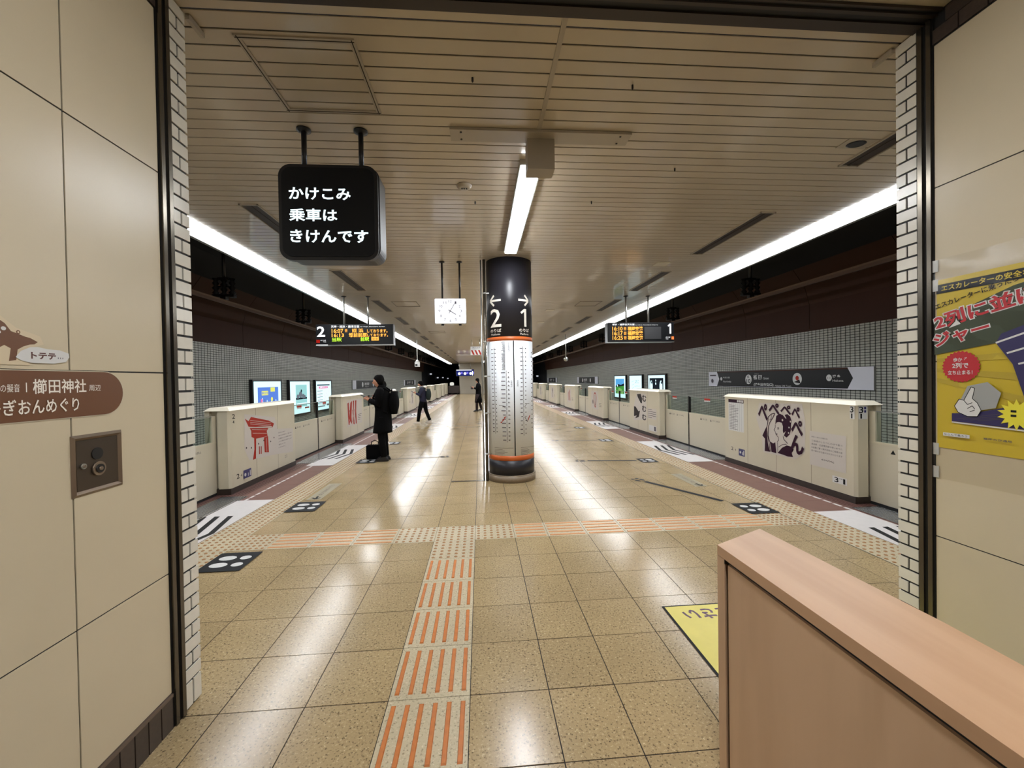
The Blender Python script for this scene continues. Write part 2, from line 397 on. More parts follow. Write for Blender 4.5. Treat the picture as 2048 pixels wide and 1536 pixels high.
for j in range(len(YR)-1):
    y0, y1 = YR[j], YR[j+1]; cy = (y0+y1)/2; row = j-7      # row 0 starts at 3.648
    for i in range(len(XE)-1):
        x0, x1 = XE[i], XE[i+1]; cx = (x0+x1)/2
        if y0 < 2.0 and (x1 < XL-.05 or x0 > XR+.05): continue
        if row == 1:
            if i in (4, 5, 6, 0, 14): put('warning_tile', warn_mesh(x1-x0, .4), fl, (cx, cy, 0))
            else: put('guide_tile', guide_mesh(x1-x0, .4, 'X', 5, M['bar2']), fl, (cx, cy, 0))
        elif i == 5 and row <= 0:
            if row == 0: put('warning_tile', warn_mesh(x1-x0, .4), fl, (cx, cy, 0))
            else: put('guide_tile', guide_mesh(x1-x0, .4, 'Y', 6, M['bar']), fl, (cx, cy, 0))
        else:
            o = put('floor_tile', tile_mesh(x1-x0, .4), fl, (cx, cy, 0)); o.rotation_euler.x = random.gauss(0, .0012); o.rotation_euler.y = random.gauss(0, .0012)
for sx in (-2.60, 3.56):
    for j in range(3, len(YR)-1): put('warning_tile', warn_mesh(.4 if sx < 0 else .4, .4), fl, (sx, (YR[j]+YR[j+1])/2, 0))
# the receding part of the paving, joined
far = MB(); nx = 0
for j in range(97):
    y0 = 8.048+0.4*j
    for i in range(len(XE)-1):
        far.box(XE[i]+.003, y0+.003, -0.012, XE[i+1]-.003, y0+.397, 0)
tag(far.build('floor_tile_field', M['floor'], fl), kind='stuff')
far = MB()
for sx in (-2.60, 3.56):
    for j in range(97):
        cy = 8.248+0.4*j; far.box(sx-.1984, cy-.1984, -0.012, sx+.1984, cy+.1984, 0)
        if j < 60: dots_into(far, sx, cy, .4, .4, 6, 6, 1, 5)
tag(far.build('warning_tile_field', [M['tact'], M['dot']], fl), kind='stuff')
# red-brown paving along both edges
for nm, a, b in (('trim_1', -4.02, -2.80), ('trim_2', 3.76, 4.96)):
    mb = MB(); y = 2.1
    mb.box(a, 2.1, -0.35, b, 47, -0.005, 1)
    far_in = a if a > 0 else b
    s = 1 if a > 0 else -1; e0 = 3.76 if a > 0 else -2.80; 
    yy = 2.1
    while yy < 46.9:
        y2 = min(yy+0.9, 47); xs = sorted((e0, e0+s*0.53)); mb.box(xs[0]+.002, yy+.002, -0.02, xs[1]-.002, y2-.002, 0.0); yy = y2
    e1 = e0+s*0.53
    for k in range(14):          # fine ribs running along the edge
        xs = sorted((e1+s*(k*0.048+.006), e1+s*(k*0.048+.040))); mb.box(xs[0], 2.1, -0.006, xs[1], 47, 0.0, 2)
    o = struct(nm, mb, [M['red'], M['joint'], M['redrib']])
    # dashed white line
    ds = MB(); xc = 4.235 if a > 0 else -3.175; yy = 2.15
    while yy < 46.8: ds.box(xc-.017, yy, 0.0005, xc+.017, yy+.112, 0.0022); yy += .15
    tag(ds.build('dashed_line', M['white'], o), 'white dashed line painted along the platform edge')

# ================================================================== TRACK PITS, FAR WALLS
pit = MB()
for a, b in ((-6.05, -4.02), (4.96, 7.05)):
    pit.box(a, -3, -1.35, b, 90, -1.15)
pit.box(-4.04, -3, -1.2, -4.02, 47, -0.01).box(4.96, -3, -1.2, 4.98, 47, -0.01)
struct('trim_3', pit, M['dark'])
rails = MB()
for x in (-5.5, -4.45, 5.4, 6.45): rails.box(x-.035, -3, -1.15, x+.035, 90, -1.0)
tag(rails.build('track_rail', M['alu']), 'steel running rails lying in the dark track pits', 'rail')
for nm, X, s in (('wall_left', -6.0, 1), ('wall_right', 7.0, -1)):
    bk = MB(); xs = sorted((X, X-s*0.2)); bk.box(xs[0], -3, -1.2, xs[1], 43, 2.5)
    wl = struct(nm+'_track', bk, M['tilejoint'])
    t1 = MB()
    def tiles(mb, ya, yb, za, zb, px, pz, d):
        y = ya
        while y < yb-1e-4:
            z = za
            while z < zb-1e-4:
                g = min(0.0080*px/0.1, .012)
                x0, x1 = X, X+s*d; y0, y1 = y+g, y+px-g; z0, z1 = z+g*0.62, z+pz-g*0.62
                i = len(mb.v); mb.v += [(x0,y0,z0),(x0,y1,z0),(x0,y1,z1),(x0,y0,z1),(x1,y0,z0),(x1,y1,z0),(x1,y1,z1),(x1,y0,z1)]
                for q in ((4,5,6,7),(0,1,5,4),(1,2,6,5),(2,3,7,6),(3,0,4,7)):
                    mb.f.append(tuple(i+k for k in q)); mb.mi.append(0); mb.sm.append(False)
                z += pz
            y += px
    tiles(t1, 4.0, 18.0, 0.0, 2.5, 0.1, 0.05, 0.006)
    tiles(t1, 18.0, 43.0, 0.0, 2.5, 0.1, 0.05, 0.005)
    tiles(t1, -3.0, 4.0, -0.2, 2.4, 0.5, 0.2, 0.005)
    tag(t1.build('wall_tile', M['tile'], wl), 'grey-green glazed wall tiles in running rows', kind='stuff')
    # brown curved cladding above, one panel per bay, then the vault, its shade put into a near-black colour
    prof = [(X, 2.5), (X, 3.05), (X+s*0.10, 3.42), (X+s*0.36, 3.78), (X+s*0.85, 4.08), (X+s*1.5, 4.26), (X+s*2.3, 4.34), (X+s*3.0, 4.36)]
    y = -0.2 if s < 0 else 0.5
    cl = struct('trim_4' if s > 0 else 'trim_5', None, None, (X, 0, 2.5))
    offs = [(-s*0.05, 0), (-s*0.05, 0), (-s*0.04, .03), (-s*.03, .045), (-s*.02, .05), (-s*.01, .05), (0, .05), (0, .05)]
    outer = [(p[0]+o_[0], p[1]+o_[1]) for p, o_ in zip(prof, offs)]
    def strip(y0, y1, ks):
        mb = MB()
        for k in ks:
            p, q = prof[k], prof[k+1]; po, qo = outer[k], outer[k+1]
            mb.hexa([(p[0],y0,p[1]),(p[0],y1,p[1]),(q[0],y1,q[1]),(q[0],y0,q[1]),(po[0],y0,po[1]),(po[0],y1,po[1]),(qo[0],y1,qo[1]),(qo[0],y0,qo[1])])
        return mb
    me = strip(0.006, 2.094, range(0, 3)).data('cladding_panel', [M['brown']], (X, 0, 2.5))
    y0 = 6.17-2.1*4 if s < 0 else 6.8-2.1*4
    while y0 < 43: put('cladding_panel', me, cl, (X, y0, 2.5)); y0 += 2.1
    strip(-3, 43.5, range(3, 7)).build('upper_vault', M['dark'], cl)
    MB().box(min(X-s*.09, X-s*.06), -3, 2.5, max(X-s*.09, X-s*.06), 43.5, 4.4).build('backing', M['dark'], cl)
    MB().box(min(X, X+s*.03), -3, 2.485, max(X, X+s*.03), 43, 2.53).build('ledge', M['brown'], cl)
# dark upper void above the tracks, and tunnels beyond
for nm_, bx_ in (('ceiling_void_left', (-6.4,-3,4.45,-3.0,90,4.6)), ('ceiling_void_right', (3.95,-3,4.45,7.4,90,4.6)), ('trim_10', (-3.46,2.18,H+.025,-3.43,47,4.5)), ('trim_11', (4.385,2.18,H+.025,4.415,47,4.5)),
    ('wall_tunnel_left', (-6.3,43,-1.2,-6.1,90,4.5)), ('wall_tunnel_right', (7.1,43,-1.2,7.3,90,4.5)), ('wall_tunnel_end', (-6.4,90,-1.3,7.4,90.3,4.6)), ('wall_tunnel_near_left', (-6.4,-3.3,-1.3,-2.6,-3.0,4.6)), ('wall_tunnel_near_right', (3.4,-3.3,-1.3,7.4,-3.0,4.6))):
    struct(nm_, MB().box(*bx_), M['dark'])

# overhead rigid contact line with its brackets
def contact_line(x, z, ys, label):
    t = thing('contact_line', label, 'contact line', (x, 4.0, z))
    MB().prism([(x-.035, z+.045), (x+.035, z+.045), (x+.012, z+.02), (x+.018, z-.03), (x-.018, z-.03), (x-.012, z+.02)], 'Y', -2, 60).build('contact_bar', mat('bar_metal', (92,70,56), .5, .2), t)
    for y in ys:
        mb = MB(); mb.box(x-.10, y-.04, z+.42, x+.10, y+.04, z+.47).tube([(x, y, z+.47), (x, y, 4.46)], .03, 8)
        for dx in (-.15, .0, .15):
            mb.loft([(x+dx, y, z+.06+.045*k+.03*abs(dx)/.15, .03 if k % 2 else .065, .03 if k % 2 else .065) for k in range(9)], 10)
        mb.box(x-.2, y-.05, z+.10, x+.2, y+.05, z+.15).box(x-.05, y-.05, z+.05, x+.05, y+.05, z+.12).box(x-.16,y-.02,z+.28,x+.16,y+.02,z+.31)
        mb.build('insulator_bracket', M['blackmetal'], t)
contact_line(5.85, 3.19, [4.9+3.6*k for k in range(12)], 'rigid overhead contact bar above the right-hand track')
contact_line(-4.85, 3.13, [4.75+3.55*k for k in range(12)], 'rigid overhead contact bar above the left-hand track')

# ================================================================== CEILING
ce = struct('ceiling', MB().box(-3.176, 2.184, H+.006, 4.130, 47, H+.02), M['blackgap'])
P = 0.1113; Y0 = 2.052
sl = {}
def slat_mesh(x0, x1):
    k = (x0, x1)
    if k not in sl:
        g = P-0.0105; pr = [(0, .006), (0, .0015), (.0015, 0), (g-.0015, 0), (g, .0015), (g, .006)]
        mb = MB()
        n = len(pr); i = len(mb.v)
        mb.v += [(x0, p[0], p[1]) for p in pr]+[(x1, p[0], p[1]) for p in pr]
        for q in range(n-1): mb.f.append((i+q, i+n+q, i+n+q+1, i+q+1)); mb.mi.append(0); mb.sm.append(False)
        sl[k] = mb
    return sl[k]
XA, XB, XC, XD = -3.175, 0.455, 0.479, 4.13
ma = slat_mesh(XA, XB).data('slat', [M['slat']]); mb_ = slat_mesh(XC, XD).data('slat', [M['slat']])
k = 0; farm = MB()
while Y0+P*k < 46.8:
    y = Y0+P*k
    if k < 110:
        put('slat', ma, ce, (0, y, H)); put('slat', mb_, ce, (0, y, H))
    else:
        for src in (slat_mesh(XA, XB), slat_mesh(XC, XD)):
            i = len(farm.v); farm.v += [(v[0], v[1]+y, v[2]+H) for v in src.v]
            for f in src.f: farm.f.append(tuple(q+i for q in f)); farm.mi.append(0); farm.sm.append(False)
    k += 1
tag(farm.build('slat_field', M['slat'], ce), kind='stuff')
MB().box(XB-.002, 2.06, H-.007, XC+.002, 47, H+.01).build('dividing_strip', M['slatframe'], ce)
# ceiling access hatches
def hatch(x0, y0, x1, y1, label, w_=.022):
    t = thing('ceiling_hatch', label, 'hatch', ((x0+x1)/2, (y0+y1)/2, H))
    for a in (MB().box(x0, y0, H-.008, x1, y0+w_, H), MB().box(x0, y1-w_, H-.008, x1, y1, H), MB().box(x0, y0+w_, H-.008, x0+w_, y1-w_, H), MB().box(x1-w_, y0+w_, H-.008, x1, y1-w_, H)):
        a.build('frame_bar', M['slatframe'], t)
    ln = MB()
    for xx in (x0+w_*.5, x1-w_*.5): ln.box(xx-.0025, y0+.003, H-.0095, xx+.0025, y1-.003, H-.008)
    for yy in (y0+w_*.5, y1-w_*.5): ln.box(x0+.003, yy-.0025, H-.0095, x1-.003, yy+.0025, H-.008)
    ln.build('gap', M['joint'], t)
hatch(-1.27, 2.295, -0.645, 2.92, 'square ceiling access hatch above the hanging black sign', .03)
hatch(-2.03, 9.75, -1.45, 10.41, 'small ceiling hatch between the left display and the clock')
hatch(2.42, 9.75, 2.97, 10.41, 'small ceiling hatch left of the right display')
hatch(-1.9, 15.6, -1.3, 16.2, 'faint ceiling hatch far down the left half')
# long slot vents
def vent(x0, x1, y0, y1, label, grp):
    t = thing('ceiling_vent', label, 'vent', ((x0+x1)/2, (y0+y1)/2, H), grp)
    MB().box(x0+.012, y0+.012, H-.004, x1-.012, y1-.012, H+.0).build('slot', M['gatebase'], t)  # dark sheet in place of a recess, its shade given as colour
    fr = MB()
    fr.box(x0, y0, H-.014, x0+.012, y1, H).box(x1-.012, y0, H-.014, x1, y1, H).box(x0, y0, H-.014, x1, y0+.012, H).box(x0, y1-.012, H-.014, x1, y1, H)
    fr.build('frame', M['slatframe'], t)
    MB().box((x0+x1)/2-.012, y0+.012, H-.008, (x0+x1)/2+.012, y1-.012, H-.004).build('blade', M['gatebase'], t)
ordn = ['nearest', 'second', 'third', 'fourth', 'fifth', 'sixth', 'seventh', 'eighth', 'ninth', 'tenth', 'eleventh', 'twelfth', 'thirteenth', 'fourteenth', 'fifteenth', 'sixteenth', 'seventeenth']
for q in range(17):
    y0 = 1.88+2.565*q+.0
    vent(-2.44, -2.25, max(y0, 2.3), y0+1.53, ordn[q]+' long dark slot vent in the left half of the ceiling', 'slot vents in the left half of the ceiling')
    vent(3.19, 3.375, max(y0, 2.3), y0+1.56, ordn[q]+' long dark slot vent in the right half of the ceiling', 'slot vents in the right half of the ceiling')
# side strip lights
def strip_units(s):
    x = -3.178 if s < 0 else 4.132; q = 0; y = 2.2
    while y < 46.9:
        y1 = min(y+2.35, 47); t = thing('strip_light', None, 'light', (x, y, H))
        side = 'left' if s < 0 else 'right'
        tag(t, 'glowing white strip light unit in the continuous line above the %s platform edge' % side, None, 'strip lights above the %s platform edge' % side)
        xs = sorted((x+s*.006, x+s*.195))
        MB().box(xs[0], y+.008, H-.012, xs[1], y1-.008, H+.004).build('diffuser', M['lamp'], t)
        MB().box(xs[0], y, H+.005, xs[1], y1, H+.02).build('tray', M['alu'], t)  # unseen tray, added to keep the diffuser from leaking light upward
        xs2 = sorted((x+s*.198, x+s*.25))
        MB().box(xs2[0], y, H-.085, xs2[1], y1, H+.02).build('housing', M['alu'], t)
        MB().box(xs[0]-.002, y1-.010, H-.015, xs[1]+.002, y1+.004, H-.001).build('end_clip', M['alu'], t)
        y = y1
strip_units(-1); strip_units(1)
# middle lamps
def mid_lamp(y0, y1, label):
    t = thing('ceiling_lamp', label, 'light', (.46, (y0+y1)/2, H), None)
    MB().box(.365, y0, H-.05, .555, y1, H-.0).build('tray', M['alu'], t)
    MB().prism([(.378, H-.05), (.542, H-.05), (.535, H-.066), (.385, H-.066)], 'Y', y0+.015, y1-.015).build('diffuser', M['lampc'], t)
    for yy in ((y0+y1)/2-.05, y1-.2):
        for xx in (.43, .49): MB().box(xx-.008, yy-.008, H-.072, xx+.008, yy+.008, H-.066).build('clip', M['blackmetal'], t)
mid_lamp(3.46, 5.86, 'bright tray lamp between the ceiling box and the black column')
for q, y0 in enumerate((7.6, 10.6, 16.0, 19.0, 22.0, 25.0, 28.0, 31.0, 34.0, 37.0, 40.0)): mid_lamp(y0, y0+2.4, '%s tray lamp behind the column, hidden from the front' % ordn[q])
# cross beam with hanging box
t = thing('ceiling_bracket', 'beige crosswise ceiling plate with a box hanging from its middle', 'bracket', (CX, 3.13, H))
MB().box(-.19, 3.04, H-.022, 1.17, 3.19, H-.003).build('plate', M['slatframe'], t)
MB().box(.388, 3.125, 3.165, .595, 3.27, H-.022).build('box', mat('bracket_grey', (150,138,120), 0.45), t)
for x in (-.11, 1.09):
    for y in (3.07, 3.16): MB().lathe(x, y, [(.008, H-.026), (.008, H-.022)], 8).build('screw', M['blackmetal'], t)
t = thing('smoke_detector', 'small round recessed detector in the ceiling left of the middle lamp', 'detector', (-.12, 3.955, H))
MB().lathe(-.12, 3.955, [(.045, H-.028), (.062, H-.020), (.072, H-.006), (.074, H-.002)], 24).build('rim', M['slatframe'], t)
for dx in (-.02, .0, .022): MB().box(-.12+dx-.007, 3.945, H-.034, -.12+dx+.007, 3.965, H-.028).build('sensor', M['blackmetal'], t)
t = thing('ceiling_speaker', 'dark oval speaker grille on a plate in the right half of the ceiling', 'speaker', (3.04, 3.107, H))
MB().box(2.92, 3.04, H-.007, 3.16, 3.17, H-.002).build('plate', M['slatframe'], t)
MB().loft([(3.04, 3.105, H-.012, .06, .045), (3.04, 3.105, H-.007, .075, .055)], 20).build('grille', M['blackmetal'], t)
for x, y, lb in ((2.98, 6.55, 'white square plate speaker beside the right slot vent'), (1.9, 11.0, 'small pale plate in the far right of the ceiling'), (2.0, 13.4, 'second small pale plate deeper in the right half of the ceiling')):
    t = thing('ceiling_plate', lb, 'plate', (x, y, H)); MB().box(x-.11, y-.11, H-.012, x+.11, y+.11, H-.002).build('cover', M['gate'], t)
for x, y in ((-.015, 2.547), (.991, 2.557), (1.19, 4.25), (-.02, 4.3), (1.75, 3.55)):
    tag(MB().lathe(x, y, [(.003, H-.03), (.007, H-.022), (.007, H-.0015)], 8).build('sprinkler', M['blackmetal'], None, (x, y, H)), 'tiny dark sprinkler stub poking from the slatted ceiling', 'sprinkler', 'sprinklers in the ceiling')

# ================================================================== HALL SIDE: walls with enamel panels
def near_wall(name, X, s):
    """s=+1: faces +X (left wall)"""
    bk = MB(); xs = sorted((X-s*0.004, X-s*0.3)); bk.box(xs[0], -5, 0, xs[1], 1.985, 3.8)
    wl = struct(name, bk, M['blackgap'])
    rows = [(0.162, 0.710), (0.710, 1.625), (1.625, 2.528), (2.528, 3.262)]; cols = [(1.556, 1.985), (0.656, 1.556), (-.244, .656), (-1.144, -.244), (-2.044, -1.144), (-2.944, -2.044), (-3.844, -2.944), (-4.744, -3.844)]
    if s < 0: cols = [(1.09, 1.985), (.19, 1.09), (-.71, .19), (-1.61, -.71), (-2.51, -1.61), (-3.41, -2.51), (-4.31, -3.41)]
    for z0, z1 in rows:
        for y0, y1 in cols:
            g = 0.0030; xs = sorted((X, X-s*.004)); MB().box(xs[0], y0+g, z0+g, xs[1], y1-g, z1-g).build('wall_panel', M['panel'], wl)
    xs = sorted((X+s*.004, X-s*.012))
    me = MB().box(xs[0], 0.003, 0.0, xs[1], 0.067, 0.142).data('skirting_tile', [M['darktile']], (X, 0, 0))
    y = 1.915
    while y > -1.0: put('skirting_tile', me, wl, (X, y, 0)); y -= .07
    MB().box(xs[0], -5, 0.144, xs[1]+(0.002 if s > 0 else 0), 1.985, 0.160).build('skirting_cap', mat('skirting_cap', (98,84,74), 0.4), wl)
    me2 = MB().box(xs[0], 0.003, 0.0, xs[1], 0.117, 0.072).data('cove_tile', [M['darktile']], (X, 0, 0))
    for r in range(2):
        y = 1.87-(.06 if r else 0)
        while y > -.8: put('cove_tile', me2, wl, (X, y, 3.268+.075*r)); y -= .12
    return wl
wall_l = near_wall('wall_left', XL, 1); wall_r = near_wall('wall_right', XR, -1)
struct('wall_back', MB().box(XL-.3, -5.2, 0, XR+.3, -5, 3.8), M['plaster'])
struct('ceiling_hall', MB().box(XL-.3, -5.2, 3.425, XR+.3, 1.985, 3.6), M['plaster'])
for q, (x, y) in enumerate(((CX, .55), (CX, -1.6), (CX, -3.6))):
    t = thing('hall_lamp', '%s long ceiling lamp of the hall behind the viewer' % ordn[q], 'light', (x, y, 3.42))
    MB().box(x-.13, y-.62, 3.40, x+.13, y+.62, 3.425).build('tray', M['alu'], t)
    MB().box(x-.10, y-.60, 3.385, x+.10, y+.60, 3.40).build('diffuser', M['lampf'], t)
# portal: steel ribs and white tiled reveals
def rib(mb, y0, y1, p):
    mb.box(XL-.05, y0, 0, XL+p, y1, 3.42); mb.box(XR-p, y0, 0, XR+.05, y1, 3.42)
mb = MB(); rib(mb, 1.992, 2.013, .012); rib(mb, 2.035, 2.058, .012); struct('trim_6', mb, M['trim'])
mb = MB(); rib(mb, 1.984, 2.068, .002); struct('trim_7', mb, M['blackgap'])
hd = mat('header_bronze', (46,36,28), 0.45, 0.2)
struct('trim_8', MB().box(XL, 1.965, 3.402, XR, 1.985, 3.44).box(XL, 2.025, 3.402, XR, 2.088, 3.44).box(XL, 1.94, 3.41, XR, 1.952, 3.44), hd)
struct('trim_9', MB().box(XL, 1.952, 3.412, XR, 1.965, 3.44).box(XL, 1.985, 3.412, XR, 2.025, 3.44), M['blackgap'])
def reveal(nm, X, s):
    bk = MB(); xs = sorted((X-s*.006, X-s*1.98)); bk.box(xs[0], 2.062, 0, xs[1], 2.172, 4.5)
    r = struct(nm, bk, M['blackgap'])
    ya, yb, yc = 2.066, 2.124, 2.180; xs = sorted((X, X-s*.02))
    def tl(y0, y1, z0, z1):
        g = .0056; mb = MB()
        a, b = y0+g, (y1-g if y1 < yc else y1)
        mb.box(xs[0], a, z0+g, xs[1], b, z1-g); return mb
    full = tl(ya, yc, 0, .067).data('reveal_tile', [M['whitetile']], (X, 0, 0)); h1 = tl(ya, yb, 0, .067).data('reveal_tile', [M['whitetile']], (X, 0, 0)); h2 = tl(yb, yc, 0, .067).data('reveal_tile', [M['whitetile']], (X, 0, 0))
    for a, b in ((ya, yb), (yb, yc)): tl(a, b, 0.004, .131).build('reveal_tile', M['whitetile'], r)
    z = .131; q = 0
    while z < 3.40:
        if q % 2 == 0: put('reveal_tile', full, r, (X, 0, z))
        else: put('reveal_tile', h1, r, (X, 0, z)); put('reveal_tile', h2, r, (X, 0, z))
        z += .067; q += 1
    # platform face of the portal wall
    xs = sorted((X-s*.02, X-s*1.98)); MB().box(xs[0], 2.172, 0, xs[1], 2.180, 3.41).build('back_face', M['whitetile'], r)
    MB().box(min(X, X+s*.02), 2.185, 3.385, max(X, X+s*.02), 2.3, 3.412).build('corner_strip', M['slatframe'], r)
reveal('wall_front_left', XL, 1); reveal('wall_front_right', XR, -1)
# ================================================================== COLUMN
CCX, CCY, CR = .475, 6.54, .36
co = thing('column', 'round column with black top, orange bands and white route-map wrap in mid platform', 'column', (CCX, CCY, 0))
def ring(name, z0, z1, r, m): return MB().lathe(CCX, CCY, [(r, z0), (r, z1)], 64).build(name, M[m] if isinstance(m, str) else m, co)
ring('base_ring', 0, .10, .378, 'base')
MB().lathe(CCX, CCY, [(.378, .10), (.362, .112)], 64).build('base_bevel', M['base'], co)
ring('lower_band', .112, .337, CR, 'colblack'); ring('lower_stripe', .337, .413, CR+.001, 'orange')
wrap_ = ring('map_wrap', .413, 2.152, CR+.0005, 'colwhite'); ring('upper_stripe', 2.152, 2.214, CR+.001, 'orange')
ub_ = ring('upper_band', 2.214, H-.004, CR, 'colblack')
def cyl(a, z, h): t_ = a/CR; r = CR+.0012+h; return (CCX+r*math.sin(t_), CCY-r*math.cos(t_), z)
pr = Print(fn=cyl, wrap=.022)
def arrow(x0, x1, z, s):
    tip = x0 if s < 0 else x1; tail = x1 if s < 0 else x0; m_ = M['signtext']; hx = -s*.085
    pr.line([(tail, z), (tip+hx*.12, z)], .030, m_); pr.line([(tip+hx, z+.078), (tip, z), (tip+hx, z-.078)], .030, m_)
def one(p_, x0, z0, x1, z1, m_, w_):
    p_.rect(x1-w_, z0, x1, z1, m_); h_ = z1-z0; p_.poly([(x1-w_, z1), (x0, z1-h_*.20), (x0+w_*.45, z1-h_*.30), (x1-w_, z1-h_*.17)], m_)
arrow(-.355, -.150, 2.765, -1); arrow(.118, .315, 2.765, 1)
pr.text('2', -.345, 2.365, -.150, 2.635, M['signtext'], .008); one(pr, .150, 2.365, .262, 2.635, M['signtext'], .045)
pr.text('のりば', -.350, 2.285, -.150, 2.335, M['signtext'], .012); pr.text('のりば', .125, 2.285, .312, 2.335, M['signtext'], .012)
pr.text('Platform', -.335, 2.238, -.170, 2.268, M['signtext']); pr.text('Platform', .140, 2.238, .300, 2.268, M['signtext'])
pr.build('platform_lettering', ub_)
pr = Print(fn=cyl, wrap=.022); tg = M['artblack']
pr.rect(.024, .413, .040, 2.150, M['black'])
# left sheet: route line with station names, right sheet likewise
rnd_ = random.Random(3)
def route(xc, z0, z1, n, wl_, wr_, bend=None):
    pr.line([(xc, z0), (xc, z1)], .006, tg)
    for k in range(n):
        z = z0+(z1-z0)*(k+.5)/n; a = rnd_.uniform(.6, 1)
        pr.rect(xc-.012-wl_*a, z-.006, xc-.014, z+.006, M['textgrey']); pr.circ(xc, z, .007, M['sheet'], 10)
        if wr_: pr.circ(xc+.022+wr_*.3, z, .008, tg, 8)
route(-.085, .62, 1.70, 17, .075, .04); pr.text('福岡市地下鉄路線図', -.052, 1.98, -.030, 2.13, M['textgrey'])
for k in range(34): z = 1.72+k*.0125; pr.rect(-.105-rnd_.uniform(.01, .045), z-.003, -.098, z+.003, M['textgrey'])
pr.line([(-.096, 1.70), (-.096, 2.14)], .003, tg)
route(-.26, .75, 2.05, 22, .035, .02)
for k in range(16): z = .66+k*.062; pr.text(('貝塚','箱崎','馬出','千代','呉服町','中洲','天神','赤坂','大濠','唐人町','西新','藤崎','室見','姪浜','祇園','博多')[k], -.060, z-.009, -.030, z+.009, tg)
route(.15, .72, 2.06, 21, .04, .03); route(.30, .8, 2.0, 18, .03, 0)
pr.line([(-.085, 1.02), (-.11, .97), (-.15, .92)], .008, M['artred']); 
for k in range(3): pr.circ(-.10-.022*k, 1.0-.035*k, .010, M['artred'], 10)
pr.line([(.15, 1.0), (.185, .93), (.225, 1.02)], .007, tg); pr.line([(.195, .95), (.225, 1.02)], .012, M['artred'])
pr.line([(-.085, 1.14), (-.12, 1.18), (-.17, 1.185)], .006, tg); pr.line([(.15, 1.15), (.18, 1.2), (.22, 1.2)], .006, tg)
pr.text('空港線', -.022, 1.45, -.002, 1.56, tg); pr.text('箱崎線', .055, 1.45, .073, 1.56, tg)
for a, b in ((-.24, .0), (.09, .30)):
    for k in range(5): pr.rect(a, .44+.02*k, a+(b-a)*(.7 if k == 2 else .45+.1*(k % 2)), .445+.02*k, M['textgrey'])
    pr.rect(a, .545, b, .549, M['textgrey'])
pr.build('map_print', wrap_)
# steel pipe beside it and its clamps
t = thing('steel_pipe', 'thin floor-to-ceiling steel pipe just left of the column', 'pipe', (.085, 6.38, 0))
MB().tube([(.085, 6.38, 0), (.085, 6.38, H)], .023, 14).build('pipe', M['trim'], t)
for z in (.42, 1.05, 1.62, 2.15, 2.9): MB().box(.06, 6.37, z-.006, .16, 6.39, z+.006).lathe(.085, 6.38, [(.028, z-.012), (.028, z+.012)], 14).build('clamp', M['alu'], t)
MB().tube([(.035, 6.42, 0), (.035, 6.42, H)], .012, 10).build('thin_pipe', M['alu'], t)
tag(MB().box(-.47, 6.375, .0008, .06, 6.445, .004).build('floor_bar', M['trim'], None, (-.2, 6.41, 0)), 'flat dark metal bar set in the floor at the foot of the pipe', 'floor bar')

# ================================================================== HANGING SIGN
def rr_outline(x0, z0, x1, z1, r, n=7):
    pts = []
    for cx, cz, a0 in ((x1-r, z1-r, 0), (x0+r, z1-r, 90), (x0+r, z0+r, 180), (x1-r, z0+r, 270)):
        for k in range(n+1): a = math.radians(a0+90*k/n); pts.append((cx+r*math.cos(a), cz+r*math.sin(a)))
    return pts
t = thing('hanging_sign', 'black rounded hanging sign with three lines of white Japanese words', 'sign', (-1.05, 3.13, 2.77))
MB().prism(rr_outline(-1.375, 2.455, -.70, 3.105, .075), 'Y', 3.055, 3.235).build('back_box', M['blackmetal'], t)
MB().prism(rr_outline(-1.392, 2.437, -.708, 3.112, .085), 'Y', 3.03, 3.075).build('front_frame', M['blackmetal'], t)
hf = MB().prism(rr_outline(-1.368, 2.462, -.732, 3.088, .065), 'Y', 3.022, 3.032).build('face', M['signblack'], t)
for x in (-1.25, -.845):
    MB().tube([(x, 3.13, 3.10), (x, 3.13, H)], .0185, 14).build('pole', M['blackmetal'], t)
    MB().lathe(x, 3.13, [(.02, H-.022), (.05, H-.012), (.05, H-.001)], 20).build('flange', M['blackmetal'], t)
def sign_line(*a_):
    p_ = Print((0, 3.0215, 0), (1, 0, 0), (0, 0, 1)); p_.text(*a_); p_.build('lettering', hf)
sign_line('かけこみ', -1.315, 2.862, -.897, 2.943, M['signglow'], .022); sign_line('乗車は', -1.315, 2.71, -.992, 2.795, M['signglow'], .022); sign_line('きけんです', -1.312, 2.56, -.780, 2.646, M['signglow'], .022)
# ================================================================== CLOCK
t = thing('platform_clock', 'lit white rectangular clock hanging on two poles showing five past four', 'clock', (-.44, 6.485, 2.64))
MB().prism(rr_outline(-.682, 2.445, -.203, 2.832, .015), 'Y', 6.44, 6.56).build('case', M['lens'], t)
ckf = MB().prism(rr_outline(-.677, 2.450, -.208, 2.827, .012), 'Y', 6.434, 6.441).build('face', M['clockface'], t)
for x in (-.565, -.295):
    MB().tube([(x, 6.5, 2.82), (x, 6.5, H)], .015, 12).build('pole', M['blackmetal'], t)
    MB().lathe(x, 6.5, [(.02, H-.02), (.045, H-.01), (.045, H-.001)], 16).build('flange', M['blackmetal'], t)
    MB().box(x-.02, 6.47, 2.42, x+.02, 6.52, 2.446).build('foot', M['blackmetal'], t)
pr = Print((-.4425, 6.433, 2.638), (1, 0, 0), (0, 0, 1)); ng = mat('numeral_grey', (92, 90, 100), .5)
for k in range(1, 13):
    a = math.radians(90-30*k); x = .165*math.cos(a); y = .150*math.sin(a); wd = .013*(1.8 if k > 9 else 1)
    pr.text(str(k), x-wd, y-.020, x+wd, y+.020, ng, .0)
